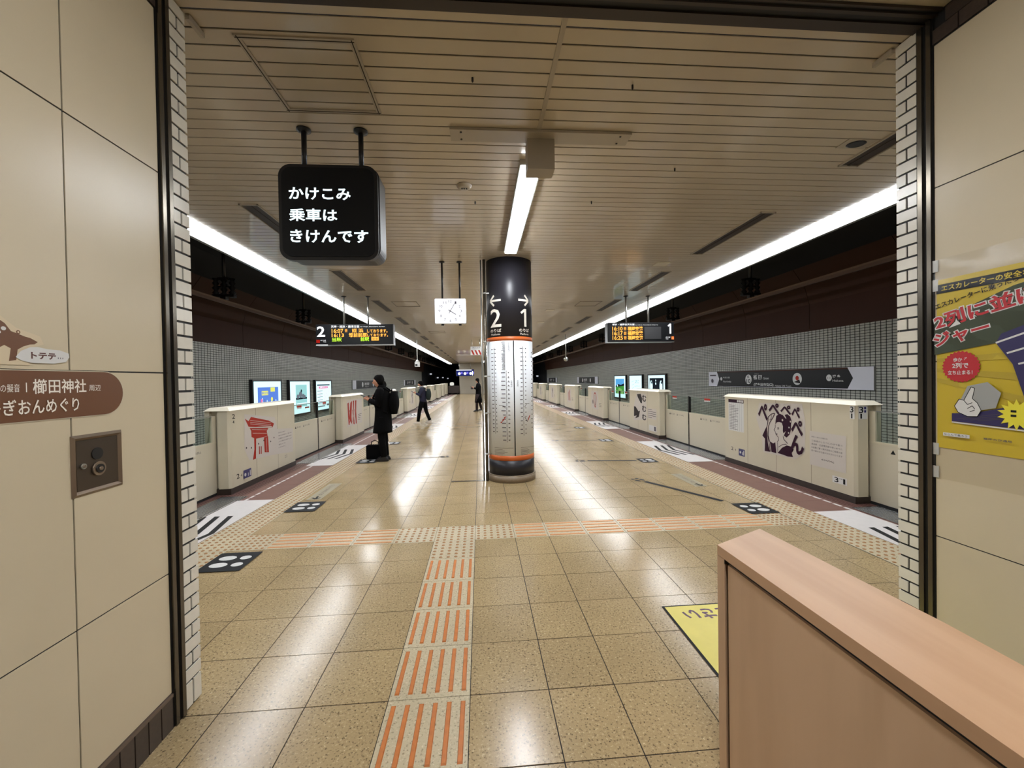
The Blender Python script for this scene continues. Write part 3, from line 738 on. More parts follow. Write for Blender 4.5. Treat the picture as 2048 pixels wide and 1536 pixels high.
def hand(deg, l, wd, tail):
    a = math.radians(90-deg); c, s_ = math.cos(a), math.sin(a); pr.line([(-c*tail, -s_*tail), (c*l, s_*l)], wd, ng)
pr.circ(0, 0, .012, ng)
pr.build('numerals', ckf)
pr = Print((-.4425, 6.4325, 2.638), (1, 0, 0), (0, 0, 1)); hand(122, .10, .011, .035); pr.build('hour_hand', ckf)
pr = Print((-.4425, 6.4323, 2.638), (1, 0, 0), (0, 0, 1)); hand(30, .135, .008, .04); pr.build('minute_hand', ckf)

# ================================================================== DEPARTURE DISPLAYS
def display(x0, label, poles, left):
    x1 = x0+(1.616 if left else 1.54); z0, z1 = 2.352, 2.802; Y = 9.06
    t = thing('departure_display', label, 'display', ((x0+x1)/2, Y+.1, z1))
    MB().box(x0, Y+.01, z0, x1, Y+.2, z1).build('case', M['blackmetal'], t)
    scr = MB().box(x0+.01, Y+.002, z0+.012, x1-.01, Y+.011, z1-.008).build('screen', M['signblack'], t)
    MB().box(x0, Y-.004, z0-.004, x1, Y+.02, z0+.012).build('lower_rail', M['alu'], t)
    for x in poles:
        MB().tube([(x, Y+.1, z1-.01), (x, Y+.1, H)], .02, 12).build('pole', M['alu'], t)
        MB().lathe(x, Y+.1, [(.025, H-.02), (.055, H-.01), (.055, H-.001)], 16).build('flange', M['blackmetal'], t)
    if left:
        W_ = 1745.; k = 1.616/W_; pr = Print((x0-135*k, Y+.001, z1+775*(.45/515)), (k, 0, 0), (0, 0, .45/515), lift=.003)
        R = lambda s, a, b, c, d, m, bo=.0: pr.text(s, a, -d, c, -b, M[m], bo)
        R('2', 170, 830, 335, 1070, 'led' if 0 else 'ledw', .02); pr.rect(145, -1225, 225, -1150, M['ledr']); R('のりば', 240, 1150, 360, 1180, 'ledw'); R('Track', 300, 1190, 365, 1212, 'ledw')
        R('天神・姪浜・唐津方面', 480, 802, 1112, 862, 'ledw', .01); R('for Tenjin, Meinohama, Karatsu', 1140, 825, 1690, 855, 'ledw')
        R('16:07', 495, 890, 750, 985, 'led', .02); R('普', 785, 890, 850, 970, 'led'); R('姪 浜', 950, 885, 1200, 980, 'led', .02); R('しております。', 1290, 905, 1750, 985, 'led', .02)
        R('16:13', 495, 1000, 765, 1085, 'led', .02); R('筑前前原', 880, 990, 1280, 1090, 'led', .02); R('しております。', 1290, 1010, 1760, 1085, 'led', .02)
        R('当駅', 500, 1100, 710, 1195, 'ledg', .02); R('前駅', 1140, 1095, 1330, 1190, 'ledg', .02)
        pr.rect(1385, -1180, 1550, -1095, M['led']); R('発車', 1400, 1105, 1535, 1170, 'signblack'); pr.rect(145, -1285, 405, -1270, M['ledw'])
    else:
        k = 1.54/1755.; pr = Print((x0-165*k, Y+.001, z1+815*(.45/520)), (k, 0, 0), (0, 0, .45/520), lift=.003)
        R = lambda s, a, b, c, d, m, bo=.0: pr.text(s, a, -d, c, -b, M[m], bo)
        R('博多・福岡空港方面', 290, 845, 870, 893, 'ledw', .01); R('for Hakata, Fukuokakuko (Airport)', 890, 872, 1490, 895, 'ledw')
        for q, tt in enumerate(('16:10', '16:17', '16:25')):
            y = 925+q*118; R(tt, 290, y, 555, y+100, 'led', .02); R('普', 580, y+5, 660, y+95, 'led'); R('福岡空港', 690, y, 1085, y+100, 'led', .03)
        pr.rect(1125, -1250, 1570, -935, mat('screen_grey', (52, 52, 54), .4))
        one(pr, 1745, -1115, 1838, -855, M['ledw'], 42); R('のりば', 1690, 1190, 1812, 1228, 'ledw'); R('Track', 1690, 1240, 1760, 1262, 'ledw'); pr.rect(1842, -1265, 1908, -1190, mat('lit_orange', (230,120,60), .4, emit=.5))
    pr.build('led_rows', scr)
display(-3.466, 'departure display with a white 2 at its left end and amber rows', (-2.905, -2.395), True)
display(2.865, 'departure display with a white 1 at its right end and three amber rows', (3.327, 3.848), False)

# ================================================================== PLATFORM GATES AND DOORS
GR, GL = 4.47, -3.54
def gate(side, y0, y1, label, deco=None):
    s = 1 if side > 0 else -1; f = GR if side > 0 else GL
    X = lambda d: f+s*d
    t = thing('platform_gate', label, 'gate', (X(.16), (y0+y1)/2, 0), None)
    def bx(mb, a, ya, za, b, yb, zb): xs = sorted((X(a), X(b))); return mb.box(xs[0], ya, za, xs[1], yb, zb)
    bx(MB(), .0, y0+.006, 0, .30, y1-.006, .085).build('base', M['gatebase'], t)
    # body: chamfered front corners, recessed waist for the sliding doors
    ol = [(X(0), y0+.03), (X(0), y1-.03), (X(.03), y1), (X(.16), y1), (X(.16), y1-.05), (X(.27), y1-.05), (X(.27), y1), (X(.33), y1), (X(.33), y0), (X(.27), y0), (X(.27), y0+.05), (X(.16), y0+.05), (X(.16), y0), (X(.03), y0)]
    if s < 0: ol = ol[::-1]
    bd = MB().prism(ol, 'Z', .085, 1.188).build('body', M['gate'], t)
    a0, a1, a2, a3 = X(-.012), X(.05), X(.29), X(.345)
    MB().hexa([(a0, y0-.015, 1.188), (a3, y0-.015, 1.188), (a3, y1+.015, 1.188), (a0, y1+.015, 1.188), (a1, y0+.05, 1.236), (a2, y0+.05, 1.236), (a2, y1-.05, 1.236), (a1, y1-.05, 1.236)]).build('lid', M['gatelid'], t)
    L = y1-y0; n = 4 if L > 2.4 else 3
    for q in range(1, n):
        y = y0+L*q/n; xs = sorted((X(-.0008), X(.004))); MB().box(xs[0], y-.003, .09, xs[1], y+.003, 1.186).build('seam', mat('seam_line', (128,118,98), .5), bd)
    if deco: bd.location; deco(bd, s, f)
    return t
def door_pair(side, y0, y1, ym, la, lb):
    s = 1 if side > 0 else -1; f = GR if side > 0 else GL
    for (a, b, lb_) in ((y0-.02, ym-.008, la), (ym+.008, y1+.02, lb)):
        t = thing('gate_door', lb_, 'gate door', (f+s*.215, (a+b)/2, .03))
        xs = sorted((f+s*.195, f+s*.235)); x0, x1 = xs
        lp = MB().box(x0, a, .035, x1, b, .735).build('lower_panel', M['door'], t)
        MB().box(x0-.003, a, .735, x1+.003, b, .757).build('glass_channel', M['gate'], t)
        pane_ = MB().box(f+s*.215-.005, a, .757, f+s*.215+.005, b, 1.108).build('pane', M['glass'], t)
        MB().box(f+s*.215-.009, a, 1.108, f+s*.215+.009, b, 1.120).build('top_edge', M['alu'], t)
        gs = (a, a+.075) if b < ym+.001 else (b-.075, b)
        MB().box(x0, gs[0], .757, x1, gs[1], 1.118).build('stile', M['gate'], t)
        yy = (b-.014, b) if b < ym+.001 else (a, a+.014)
        MB().box(x0-.003, yy[0], .035, x1+.003, yy[1], 1.118).build('edge_seal', M['blackmetal'], t)
        MB().box(x0, a, .0, x1, b, .03).build('kick_gap', M['dark'], t)
        sg = 1 if s < 0 else -1     # reading direction
        pr = Print((f+s*.195, (a+b)/2, 0), (0, sg, 0), (0, 0, 1))
        pr.poly([(-.36, .640), (-.30, .640), (-.33, .690)], M['black']); pr.text('扉に注意', -.27, .645, -.10, .680, M['textgrey']); pr.poly([(.02, .640), (.07, .640), (.045, .685)], M['textgrey']); pr.text('かけこみ禁止', .10, .645, .36, .680, M['textgrey'])
        pr.build('warning_print', lp)
        if b-a > 1:
            pr = Print((f+s*.209, (a+b)/2, 0), (0, sg, 0), (0, 0, 1)); pr.rect(-.22, 1.03, .0, 1.10, M['sheet']); pr.rect(-.22, 1.06, .0, 1.10, M['artred']); pr.text('ドアにご注意', -.2, 1.035, -.02, 1.055, M['textgrey']); pr.build('glass_sticker', pane_)
def pr_for(s, f):
    # frame in which x is the world Y value (mirrored when reading on the right side)
    if s > 0:
        p = Print(fn=lambda a, b, h: (f-h-.001, a, b))
        base_text = p.text
        def tx(t_, a, b, c, d, m, bold=0, rot=0): return base_text(t_, a, b, c, d, m, bold, rot)
        return p
    return Print(fn=lambda a, b, h: (f+h+.001, a, b))
def pe_art(t, s, f):
    p = pr_for(s, f); bg = M['artbg']; dk = M['artpurple']
    p.poly([(6.305,1.122),(5.42,1.16),(5.36,0.9),(5.375,0.475),(5.558,0.359),(6.219,0.343),(6.257,0.6),(6.379,0.879)], bg)
    p.build('artwork_backing', t)
    p = pr_for(s, f); p.layer = 2
    p.poly([(5.942,0.812),(5.938,0.875),(5.923,0.948),(5.851,0.985),(5.785,0.97),(5.738,0.929),(5.715,0.923),(5.75,0.976),(5.697,0.993),(5.642,0.964),(5.613,0.899),(5.625,0.847),(5.631,0.761),(5.655,0.699),(5.713,0.646),(5.771,0.667),(5.729,0.74),(5.776,0.7),(5.79,0.733),(5.787,0.803),(5.81,0.853),(5.865,0.86),(5.914,0.849)], dk)
    p.poly([(6.144,0.754),(6.112,0.509),(6.097,0.456),(6.059,0.376),(6.185,0.368),(6.176,0.564),(6.236,0.607)], dk)
    p.poly([(6.068,0.539),(5.993,0.518),(5.949,0.543),(5.926,0.377),(6.033,0.381)], dk)
    p.poly([(5.901,0.386),(5.809,0.481),(5.714,0.531),(5.623,0.529),(5.578,0.49),(5.601,0.456),(5.624,0.448),(5.591,0.382),(5.693,0.371),(5.786,0.38)], dk)
    for l, wd in (([(5.945,0.812),(5.946,0.767),(5.975,0.728),(5.947,0.704),(5.929,0.662),(5.886,0.632),(5.874,0.59),(5.905,0.554)], .009), ([(5.783,0.655),(5.772,0.613),(5.691,0.561)], .011), ([(5.882,0.478),(5.796,0.531),(5.714,0.549)], .008),
        ([(5.95,0.981),(6.026,0.966),(6.098,0.914),(6.106,0.822),(6.133,0.746),(6.115,0.637),(6.084,0.514),(6.053,0.382)], .013), ([(5.95,0.981),(6.001,0.905),(6.053,0.846),(6.093,0.768),(6.095,0.603),(6.064,0.535)], .012), ([(6.02,.955),(6.03,.90),(6.06,.87)], .009),
        ([(5.903,0.763),(5.868,0.776)], .009), ([(5.893,0.748),(5.861,0.759)], .009), ([(5.921,0.672),(5.898,0.673)], .016), ([(5.90,.55),(5.89,.39)], .008)): p.line(l, wd, dk)
    p.circ(5.79, .895, .016, bg); p.circ(5.66, .80, .012, bg); p.circ(5.67, .72, .012, bg); p.circ(5.63,.89,.014,bg)
    for a, b, c, d in ((6.315,0.866,6.115,1.105),(6.071,0.976,5.861,1.13),(5.821,0.992,5.627,1.114),(5.601,0.955,5.458,1.1),(5.609,0.717,5.412,0.911)): p.text('ぺ', a, b, c, d, dk, .035)
    p.text('ん', 5.641, .446, 5.395, .70, dk, .035)
    p.build('artwork', t)
    p = pr_for(s, f); g = M['textgrey']
    p.rect(5.29, .34, 4.73, .80, bg)
    p.text('博多三人娘の三味線の音', 5.26, .715, 5.00, .735, g)
    for q, tt in enumerate(('三味線のしらべにのせて歌う', '黒田節・正調博多節や祝いめでた', 'お座敷に響く博多芸妓の三味線の音', '粋で華やかな音がひびきわたります')): p.text(tt, 5.26, .66-.045*q, 4.78, .685-.045*q, g)
    p.text('ペペペペペん', 5.10, .43, 4.90, .455, M['black'], .02)
    p.build('caption', t); p = pr_for(s, f)
    p.rect(4.93, .275, 4.72, .19, M['sheet']); p.text('3', 4.90, .20, 4.84, .262, M['black'], .01); p.text('号車', 4.83, .245, 4.78, .262, M['black']); p.text('1', 4.77, .20, 4.745, .262, M['black'], .01)
    p.build('car_number_label', t); p = pr_for(s, f)
    p.rect(4.675, 1.02, 4.61, 1.178, M['sheet'])
    p.text('3', 4.67, 1.10, 4.625, 1.17, M['black'], .01); p.text('1', 4.655, 1.03, 4.64, 1.085, M['black'], .01)
    p.build('door_number_label', t); p = pr_for(s, f)
    # chart and labels at the far end
    p.rect(7.13, .59, 6.70, 1.148, M['sheet']); p.rect(7.13, 1.09, 6.70, 1.148, M['artpurple'])
    for q in range(3): p.rect(6.88-.06*q, 1.10, 6.835-.06*q, 1.14, M['sheet'])
    for q in range(16): p.rect(7.10, .62+.028*q, 7.10-.30*rnd_.uniform(.5, 1), .626+.028*q, g, False)
    for q in range(7): p.rect(7.09-.055*q, .60, 7.087-.055*q, 1.08, g, False)
    p.build('stop_chart', t); p = pr_for(s, f)
    p.text('2', 7.06, .24, 7.0, .30, M['textgrey'], .01); p.text('4', 6.95, .24, 6.92, .28, g); p.rect(6.845, .18, 6.68, .30, M['blue']); p.circ(6.80, .24, .022, M['sheet'], 12); p.rect(6.75, .20, 6.735, .25, M['sheet']); p.rect(6.72, .20, 6.70, .28, M['sheet'])
    p.build('access_label', t)
    # stickers on the rounded near end
    p = Print((4.505, 4.598, 0), (1, 0, 0), (0, 0, 1)); p.rect(.0, 1.02, .115, 1.178, M['sheet']); p.text('3', .008, 1.095, .062, 1.17, M['black'], .012); p.text('1', .025, 1.03, .043, 1.085, M['black'], .012); p.rect(.072, 1.14, .098, 1.168, M['blue']); p.rect(.072, 1.10, .098, 1.128, M['blue']); p.build('car_number', t)
def torii_art(t, s, f):
    p = pr_for(s, f); r = M['artred']; bg = M['artbg']; g = M['textgrey']
    p.poly([(6.471,1.113),(7.385,0.986),(7.464,0.772),(8.063,0.717),(8.04,0.273),(7.384,0.344),(6.577,0.399),(6.449,0.589)], bg); p.build('artwork_backing', t)
    p = pr_for(s, f); p.layer = 2
    p.poly([(6.647,1.055),(7.17,0.949),(7.351,0.88),(7.305,0.82),(6.991,0.854),(6.576,0.911),(6.48,1.043),(6.58,0.997)], r)
    p.poly([(6.598,0.891),(7.164,0.825),(7.108,0.78),(7.131,0.692),(6.757,0.7),(6.65,0.745),(6.643,0.844)], r)
    p.poly([(6.721,0.728),(6.782,0.72),(6.762,0.389),(6.675,0.386),(6.721,0.543)], r)
    p.poly([(7.01,0.688),(7.144,0.691),(7.159,0.42),(7.025,0.443)], r)
    p.poly([(6.855,0.568),(6.88,0.564),(6.88,0.442),(6.854,0.44)], r); p.poly([(6.91,0.559),(6.936,0.555),(6.93,0.433),(6.905,0.437)], r)
    for z in (.985, .955, .93): p.line([(6.62, z+.02), (7.25, z-.085)], .006, bg)
    p.line([(6.58, .895), (7.28, .835)], .012, bg); p.line([(6.66,.86),(7.11,.80)], .006, bg); p.line([(6.68,.80),(7.1,.745)], .006, bg); p.line([(7.08, .67), (7.09, .44)], .01, bg)
    for x, y in ((6.50, .60), (6.84, .61), (7.00, .64), (7.22, .59), (7.33, .64), (6.63, .58)): p.circ(x, y, .014, M['artblack'], 8)
    p.build('artwork', t)
    p = pr_for(s, f)
    for q, tt in enumerate(('櫛田神社の境内で', '博多のまちの総鎮守として親しまれる', 'お櫛田さんの鳥居の前に', '人々が集まる音がします', '朝も夕べも', 'にぎやかに')):
        z = .70-.052*q; p.text(tt, 7.50, z-.012, 7.5+(.5 if q in (1, 2, 3) else .25), z+.010, g)
    p.build('caption', t); p = pr_for(s, f)
    p.text('2', 6.165, 1.07, 6.235, 1.135, M['black'], .01); p.text('4', 6.175, 1.00, 6.215, 1.045, M['black'], .01)
    p.build('door_number_label', t); p = pr_for(s, f)
    p.text('2', 6.24, .19, 6.31, .26, M['artblack'], .01); p.text('4', 6.34, .20, 6.38, .24, M['artblack']); p.rect(6.41, .15, 6.62, .275, M['blue']); p.circ(6.46, .205, .026, M['sheet'], 12); p.rect(6.53, .17, 6.545, .22, M['sheet']); p.rect(6.58, .17, 6.60, .25, M['sheet'])
    p.build('access_label', t); p = pr_for(s, f)
    p.text('2 3', 7.72, .215, 7.80, .27, g)
    p.build('car_number_label', t)
def stripe_art(t, s, f):
    p = pr_for(s, f); p.rect(11.22, .36, 12.62, 1.08, M['artbg']); p.build('artwork_backing', t)
    p = pr_for(s, f); p.layer = 2
    for poly in ([(11.281,0.997),(11.392,1.019),(11.431,0.411),(11.351,0.417),(11.301,0.648)], [(11.524,0.998),(11.674,1.047),(11.598,0.622),(11.643,0.403),(11.49,0.49),(11.407,0.583)], [(11.748,1.043),(11.862,1.047),(11.784,0.605),(11.878,0.377),(11.76,0.404)], [(11.948,1.04),(12.076,1.044),(12.034,0.732),(12.073,0.371),(11.976,0.396)]): p.poly(poly, M['artred'])
    for x in (11.47, 11.71, 11.91): p.line([(x-.05, .46), (x+.05, .62), (x-.03, .80)], .03, M['artred'])
    for q in range(4): p.rect(12.2, .62-.05*q, 12.55-.05*q, .632-.05*q, M['textgrey'])
    p.build('artwork', t)
def mu_art(t, s, f):
    p = pr_for(s, f); p.poly([(11.524,1.118),(10.864,1.105),(10.801,0.421),(11.773,0.309),(11.758,0.739)], M['artbg']); p.rect(10.75, .46, 10.2, .74, M['artbg']); p.build('artwork_backing', t)
    p = pr_for(s, f); p.layer = 2
    p.poly([(11.501,1.082),(11.219,1.101),(11.132,0.989),(11.137,0.839),(11.228,0.843),(11.34,0.926),(11.432,0.994)], M['artblack'])
    p.poly([(11.734,0.722),(11.61,0.72),(11.399,0.599),(11.281,0.625),(11.381,0.438),(11.647,0.377),(11.522,0.471),(11.744,0.433)], M['artblack'])
    for a, b, c, d in ((11.112,0.902,10.844,1.071), (11.122,0.62,10.853,0.778), (11.129,0.39,10.859,0.54)): p.text('む', a, b, c, d, M['artblack'], .03)
    for q in range(5): p.rect(10.73, .70-.052*q, 10.48 if q in (0, 4) else 10.22, .712-.052*q, M['textgrey'])
    p.rect(10.66, .15, 10.20, .30, M['sheet']); p.rect(10.24, .17, 10.34, .28, M['textgrey']); 
    p.build('artwork', t)
def small_art(kind):
    def d(t, s, f):
        y0 = wloc(t).y; p = pr_for(s, f); p.rect(y0-.45, .35, y0+.55, 1.05, M['artbg']); p.build('artwork_backing', t); p = pr_for(s, f); p.layer = 2; m = M['artred'] if kind != 'k' else M['artblack']
        if kind == 'ring':
            pts = [(y0+.22*math.cos(a)*(.7+.3*math.sin(a)), .70+.28*math.sin(a)) for a in [2*math.pi*k/18 for k in range(19)]]; p.line(pts, .05, m)
            p.circ(y0+.3, .62, .05, M['artblack'], 12, .09); p.line([(y0, .9), (y0-.02, .5)], .03, M['artblack'])
        elif kind == 'v':
            for k, dx in enumerate((-.15, .02, .18)): p.line([(y0+dx, 1.0-.06*k), (y0+dx+.03, .75), (y0+dx-.03, .45)], .07, m)
        else:
            p.line([(y0+.1, 1.0), (y0-.05, .8), (y0+.12, .62), (y0-.02, .42)], .09, m); p.circ(y0+.05, .85, .09, m, 12)
        for q in range(3): p.rect(y0-.55, .6-.06*q, y0-.85, .612-.06*q, M['textgrey'])
        p.build('artwork', t)
    return d
GRs = [(-.4, 2.15), (4.6, 7.27), (10.08, 12.13), (14.78, 16.9), (19.35, 21.7), (24.0, 26.8), (29.3, 31.5), (34.0, 36.2), (38.7, 40.9), (43.4, 45.6)]
GLs = [(1.3, 3.4), (6.1, 8.17), (10.87, 12.82), (15.6, 17.7), (20.4, 22.95), (25.5, 27.6), (30.1, 32.2), (35.1, 37.2), (39.7, 41.8), (43.6, 45.6)]
rl = ['gate box on the right platform edge behind the hall wall', 'cream gate box on the right with the purple woman picture', 'cream gate box on the right with the black figure and むむむ', 'cream gate box on the right with a pink and red ring drawing', 'cream gate box on the right with a red upright drawing', 'fifth cream gate box along the right edge, dark wavy mark', 'sixth cream gate box along the right edge', 'seventh cream gate box along the right edge', 'eighth cream gate box along the right edge', 'farthest cream gate box along the right edge']
ll = ['gate box on the left platform edge behind the hall wall', 'cream gate box on the left with the red shrine gate drawing', 'cream gate box on the left with red vertical wavy stripes', 'cream gate box hidden behind the man in the black coat', 'cream gate box left of the walker in the navy jacket', 'cream gate box behind the walker in the navy jacket', 'sixth cream gate box along the left edge', 'seventh cream gate box along the left edge', 'eighth cream gate box along the left edge', 'farthest cream gate box along the left edge']
rd = [None, pe_art, mu_art, small_art('ring'), small_art('v'), small_art('k'), small_art('k'), None, None, None]
ld = [None, torii_art, stripe_art, None, small_art('k'), None, None, None, None, None]
for (a, b), lb, d in zip(GRs, rl, rd): gate(1, a, b, lb, d)
for (a, b), lb, d in zip(GLs, ll, ld): gate(-1, a, b, lb, d)
def doors(side, G, nm):
    for q in range(len(G)-1):
        a, b = G[q][1], G[q+1][0]; m = {(1, 1): 8.94, (-1, 1): 9.78, (1, 2): 13.6}.get((side, q), (a+b)/2)
        door_pair(side, a, b, m, 'near leaf of the %s sliding gate door on the %s edge' % (ordn[q], nm), 'far leaf of the %s sliding gate door on the %s edge' % (ordn[q], nm))
        # ribbed metal sill on the platform floor in front of each door
        s = 1 if side > 0 else -1; x0 = 4.31 if s > 0 else -3.25
        mb = MB(); xs = sorted((x0, x0+s*.36)); mb.box(xs[0], a+.1, .0, xs[1], b-.1, .0015)
        for k in range(9): r_ = sorted((x0+s*(.02+.038*k), x0+s*(.04+.038*k))); mb.box(r_[0], a+.12, .0015, r_[1], b-.12, .005)
        tag(mb.build('door_sill', M['steelplate'], None, (x0+s*.18, (a+b)/2, 0)), 'ribbed metal sill plate before the %s gate door on the %s edge' % (ordn[q], nm), 'sill plate')
doors(1, GRs, 'right'); doors(-1, GLs, 'left')
# ================================================================== FLOOR MARKINGS
def floor_print(name, label, cat, cx, cy, group=None):
    return Print((0, 0, .0016), (1, 0, 0), (0, 1, 0)), (lambda p: tag(p.build(name, None, (cx, cy, 0)), label, cat, group))
def boarding_mat(side, y0, y1, label):
    s = 1 if side > 0 else -1; xi = 3.755 if s > 0 else -2.80; xo = xi+s*.50
    p = Print((0, 0, .0026), (1, 0, 0), (0, 1, 0))
    p.rect(xi, y0, xo, y1, M['white'])
    # three black chevrons, points towards the platform middle
    ym = (y0+y1)/2
    for k in range(3):
        tp = xi+s*(.012+.15*k); st_ = tp+s*.135; w_ = s*.062
        p.poly([(tp, ym), (st_, ym+.58), (st_+w_, ym+.58), (tp+w_, ym)], M['black']); p.poly([(tp, ym), (tp+w_, ym), (st_+w_, ym-.58), (st_, ym-.58)], M['black'], False)
    o = p.build('boarding_mat', None, ((xi+xo)/2, (y0+y1)/2, 0)); tag(o, label, 'floor marking')
for q, (a, b) in enumerate(((2.2, 4.40), (7.25, 9.75), (12.3, 14.6), (17.1, 19.2), (21.9, 23.9), (27.0, 29.2), (31.8, 33.8))):
    boarding_mat(1, a, b, '%s white boarding mat with black arrows along the right platform edge' % ordn[q])
for q, (a, b) in enumerate(((3.30, 5.77), (8.0, 10.45), (12.95, 15.4), (17.9, 20.2), (23.1, 25.3), (27.8, 29.9), (32.4, 34.8))):
    boarding_mat(-1, a, b, '%s white boarding mat with black arrows along the left platform edge' % ordn[q])
def feet(x0, y0, x1, y1, label, toe):
    """toe=+1 prints point to +X"""
    p = Print((0, 0, .0062 if x0 < -2.2 or x1 > 3.34 else .0016), (1, 0, 0), (0, 1, 0)); p.rect(x0, y0, x1, y1, M['black'])
    w_ = x1-x0; h = y1-y0
    for fy in (.32, .68):
        cy = y0+h*fy; sx = toe
        def E(cx, rx, ry): p.circ(x0+w_*(.5+sx*(cx-.5)), cy, w_*rx, M['sheet'], 18, h*ry)
        E(.34, .20, .125); E(.76, .13, .105)
        if fy > .5: p.layer -= 0
        p.rect(x0+w_*(.5+sx*.08), cy-h*.14, x0+w_*(.5+sx*.14), cy+h*.14, M['black'])
    tag(p.build('footprint_mark', None, ((x0+x1)/2, (y0+y1)/2, 0)), label, 'floor marking')
feet(-2.405, 3.60, -2.04, 3.985, 'nearest black square with two white footprints on the left, by the warning tiles', 1)
feet(-2.405, 5.17, -2.04, 5.575, 'second black footprint square on the left, short of the white mat', 1)
feet(-2.42, 8.10, -2.05, 8.48, 'black footprint square under the bag and shoes of the man in black', 1)
feet(-2.42, 10.4, -2.05, 10.8, 'black footprint square beyond the man in black', 1)
feet(3.025, 4.41, 3.37, 4.80, 'nearest black square with two white footprints on the right', -1)
feet(2.95, 7.33, 3.26, 7.70, 'second black footprint square on the right, ending a black line', -1)
feet(2.95, 9.9, 3.26, 10.3, 'third black footprint square on the right platform half', -1)
feet(2.95, 12.6, 3.26, 13.0, 'fourth faint black footprint square on the right platform half', -1)
def queue(x0, y0, x1, y1, label, w_=.075):
    p = Print((0, 0, .0012), (1, 0, 0), (0, 1, 0)); p.line([(x0, y0), (x1, y1)], w_, M['black'])
    d = Vector((x1-x0, y1-y0)).normalized(); n = Vector((-d.y, d.x))
    for a, b, r in ((-.10, .045, .055), (-.10, -.045, .055), (-.20, .045, .03), (-.20, -.045, .03)):
        c = Vector((x0, y0))+d*a+n*b
        p.poly([tuple(c+d*r*math.cos(t_)+n*.03*math.sin(t_)) for t_ in [2*math.pi*k/12 for k in range(12)]], M['black'])
    tag(p.build('queue_line', None, ((x0+x1)/2, (y0+y1)/2, 0)), label, 'floor marking')
queue(2.44, 6.0, 3.0, 4.93, 'slanting black queue line with tiny footprints, leading to the nearest right footprint square')
queue(2.0, 7.66, 2.9, 7.53, 'thin black queue line with tiny footprints, second on the right')
queue(2.0, 10.25, 2.9, 10.15, 'thin black queue line with tiny footprints, third on the right', .045)
queue(-.9, 8.52, -2.0, 8.42, 'thin black queue line behind the man in black', .03)
for x0, x1, y0, y1, s_, lb in ((-2.35, -2.16, 5.68, 6.55, '並んでお待ちください', 'pale sticker with an arrow and small words beyond the left footprint square'), (3.02, 3.2, 5.62, 6.4, '並んでお待ちください', 'pale sticker with an arrow and small words left of the right warning tiles')):
    p = Print((0, 0, .0016), (1, 0, 0), (0, 1, 0)); p.rect(x0, y0, x1, y1, mat('pale_sticker', (152,142,116), .45)); cx = (x0+x1)/2
    fn0 = p.fn; p.fn = lambda a, b, h, f_=fn0, cx=cx, y0=y0: f_(cx-b, y0+a, h)
    p.text(s_, .22, -.03, .80, .03, M['textgrey']); p.line([(.10, .05), (.03, -.02), (.10, -.06)], .028, M['black']); p.line([(.03, -.02), (.17, .0)], .028, M['black'])
    tag(p.build('queue_sticker', None, (cx, (y0+y1)/2, 0)), lb, 'floor marking')
p = Print((0, 0, .0016), (1, 0, 0), (0, 1, 0)); p.rect(1.205, 1.62, 2.2, 2.712, M['black']); p.rect(1.222, 1.64, 2.18, 2.700, M['fyellow'])
p.text('ご注意ください', 2.10, 2.655, 1.31, 2.54, M['fpurple'], .03); p.text('下りエスカレーター', 2.12, 2.38, 1.40, 2.22, M['fpurple'], .02)
tag(p.build('yellow_floor_sticker', None, (1.7, 2.2, 0)), 'yellow floor sticker with purple upside-down words beside the wooden counter end', 'floor sticker')

# ================================================================== TRACK WALL SIGNS AND LIT POSTERS
# station name board on the right wall (x = world Y here, words run towards -Y)
def wall_board(side, y0, y1, z0, z1, label, deco):
    s = 1 if side > 0 else -1; X = 7.0 if s > 0 else -6.0
    t = thing('station_name_board', label, 'sign', (X, (y0+y1)/2, z0)); xs = sorted((X-s*.008, X-s*.045))
    MB().box(xs[0], y0, z0, xs[1], y1, z1).build('case', M['alu'], t)
    p = pr_for(s, X-s*.046); deco(p); p.build('lettering', t)
grey = mat('board_grey', (206,206,214), .35)
def board1(p):
    p.rect(12.08, 1.265, 6.79, 1.69, grey); p.poly([(11.638, 1.671), (7.312, 1.677), (7.2, 1.485), (7.315, 1.285), (11.646, 1.27), (11.53, 1.47)], M['signblack'])
    p.rect(11.638, 1.655, 7.312, 1.688, M['brown'])
    p.circ(10.215, 1.463, .125, M['sheet'], 28); p.text('K', 10.25, 1.50, 10.18, 1.56, M['black'], .02); p.text('10', 10.29, 1.37, 10.14, 1.47, M['black'], .02)
    p.text('祇 園', 10.02, 1.46, 9.71, 1.57, M['sheet'], .03); p.text('Gion', 9.66, 1.46, 9.46, 1.52, M['sheet']); p.text('ぎおん', 9.98, 1.59, 9.80, 1.61, M['sheet'])
    p.text('(博多旧市街口)', 10.01, 1.29, 9.30, 1.37, M['sheet'], .02); p.text('Hakata Old Town', 9.245, 1.295, 8.738, 1.33, M['sheet'])
    p.circ(8.56, 1.471, .132, M['sheet'], 28); p.circ(8.56, 1.49, .05, M['artred'], 14); p.poly([(8.66, 1.40), (8.46, 1.37), (8.50, 1.46)], M['artblack'])
    p.circ(7.729, 1.492, .066, M['sheet'], 20); p.text('11', 7.76, 1.47, 7.70, 1.51, M['black']); p.text('博 多', 7.644, 1.49, 7.47, 1.55, M['sheet'], .02); p.text('Hakata', 7.645, 1.415, 7.40, 1.457, M['sheet'])
    p.circ(11.42, 1.48, .05, M['sheet'], 16); p.text('中洲川端', 11.33, 1.49, 11.02, 1.54, M['sheet']); p.text('Nakasu-Kawabata', 11.33, 1.38, 10.95, 1.43, M['sheet'])
    p.rect(12.0, 1.56, 11.68, 1.60, M['textgrey']); p.circ(11.88, 1.42, .06, M['textgrey'], 16)
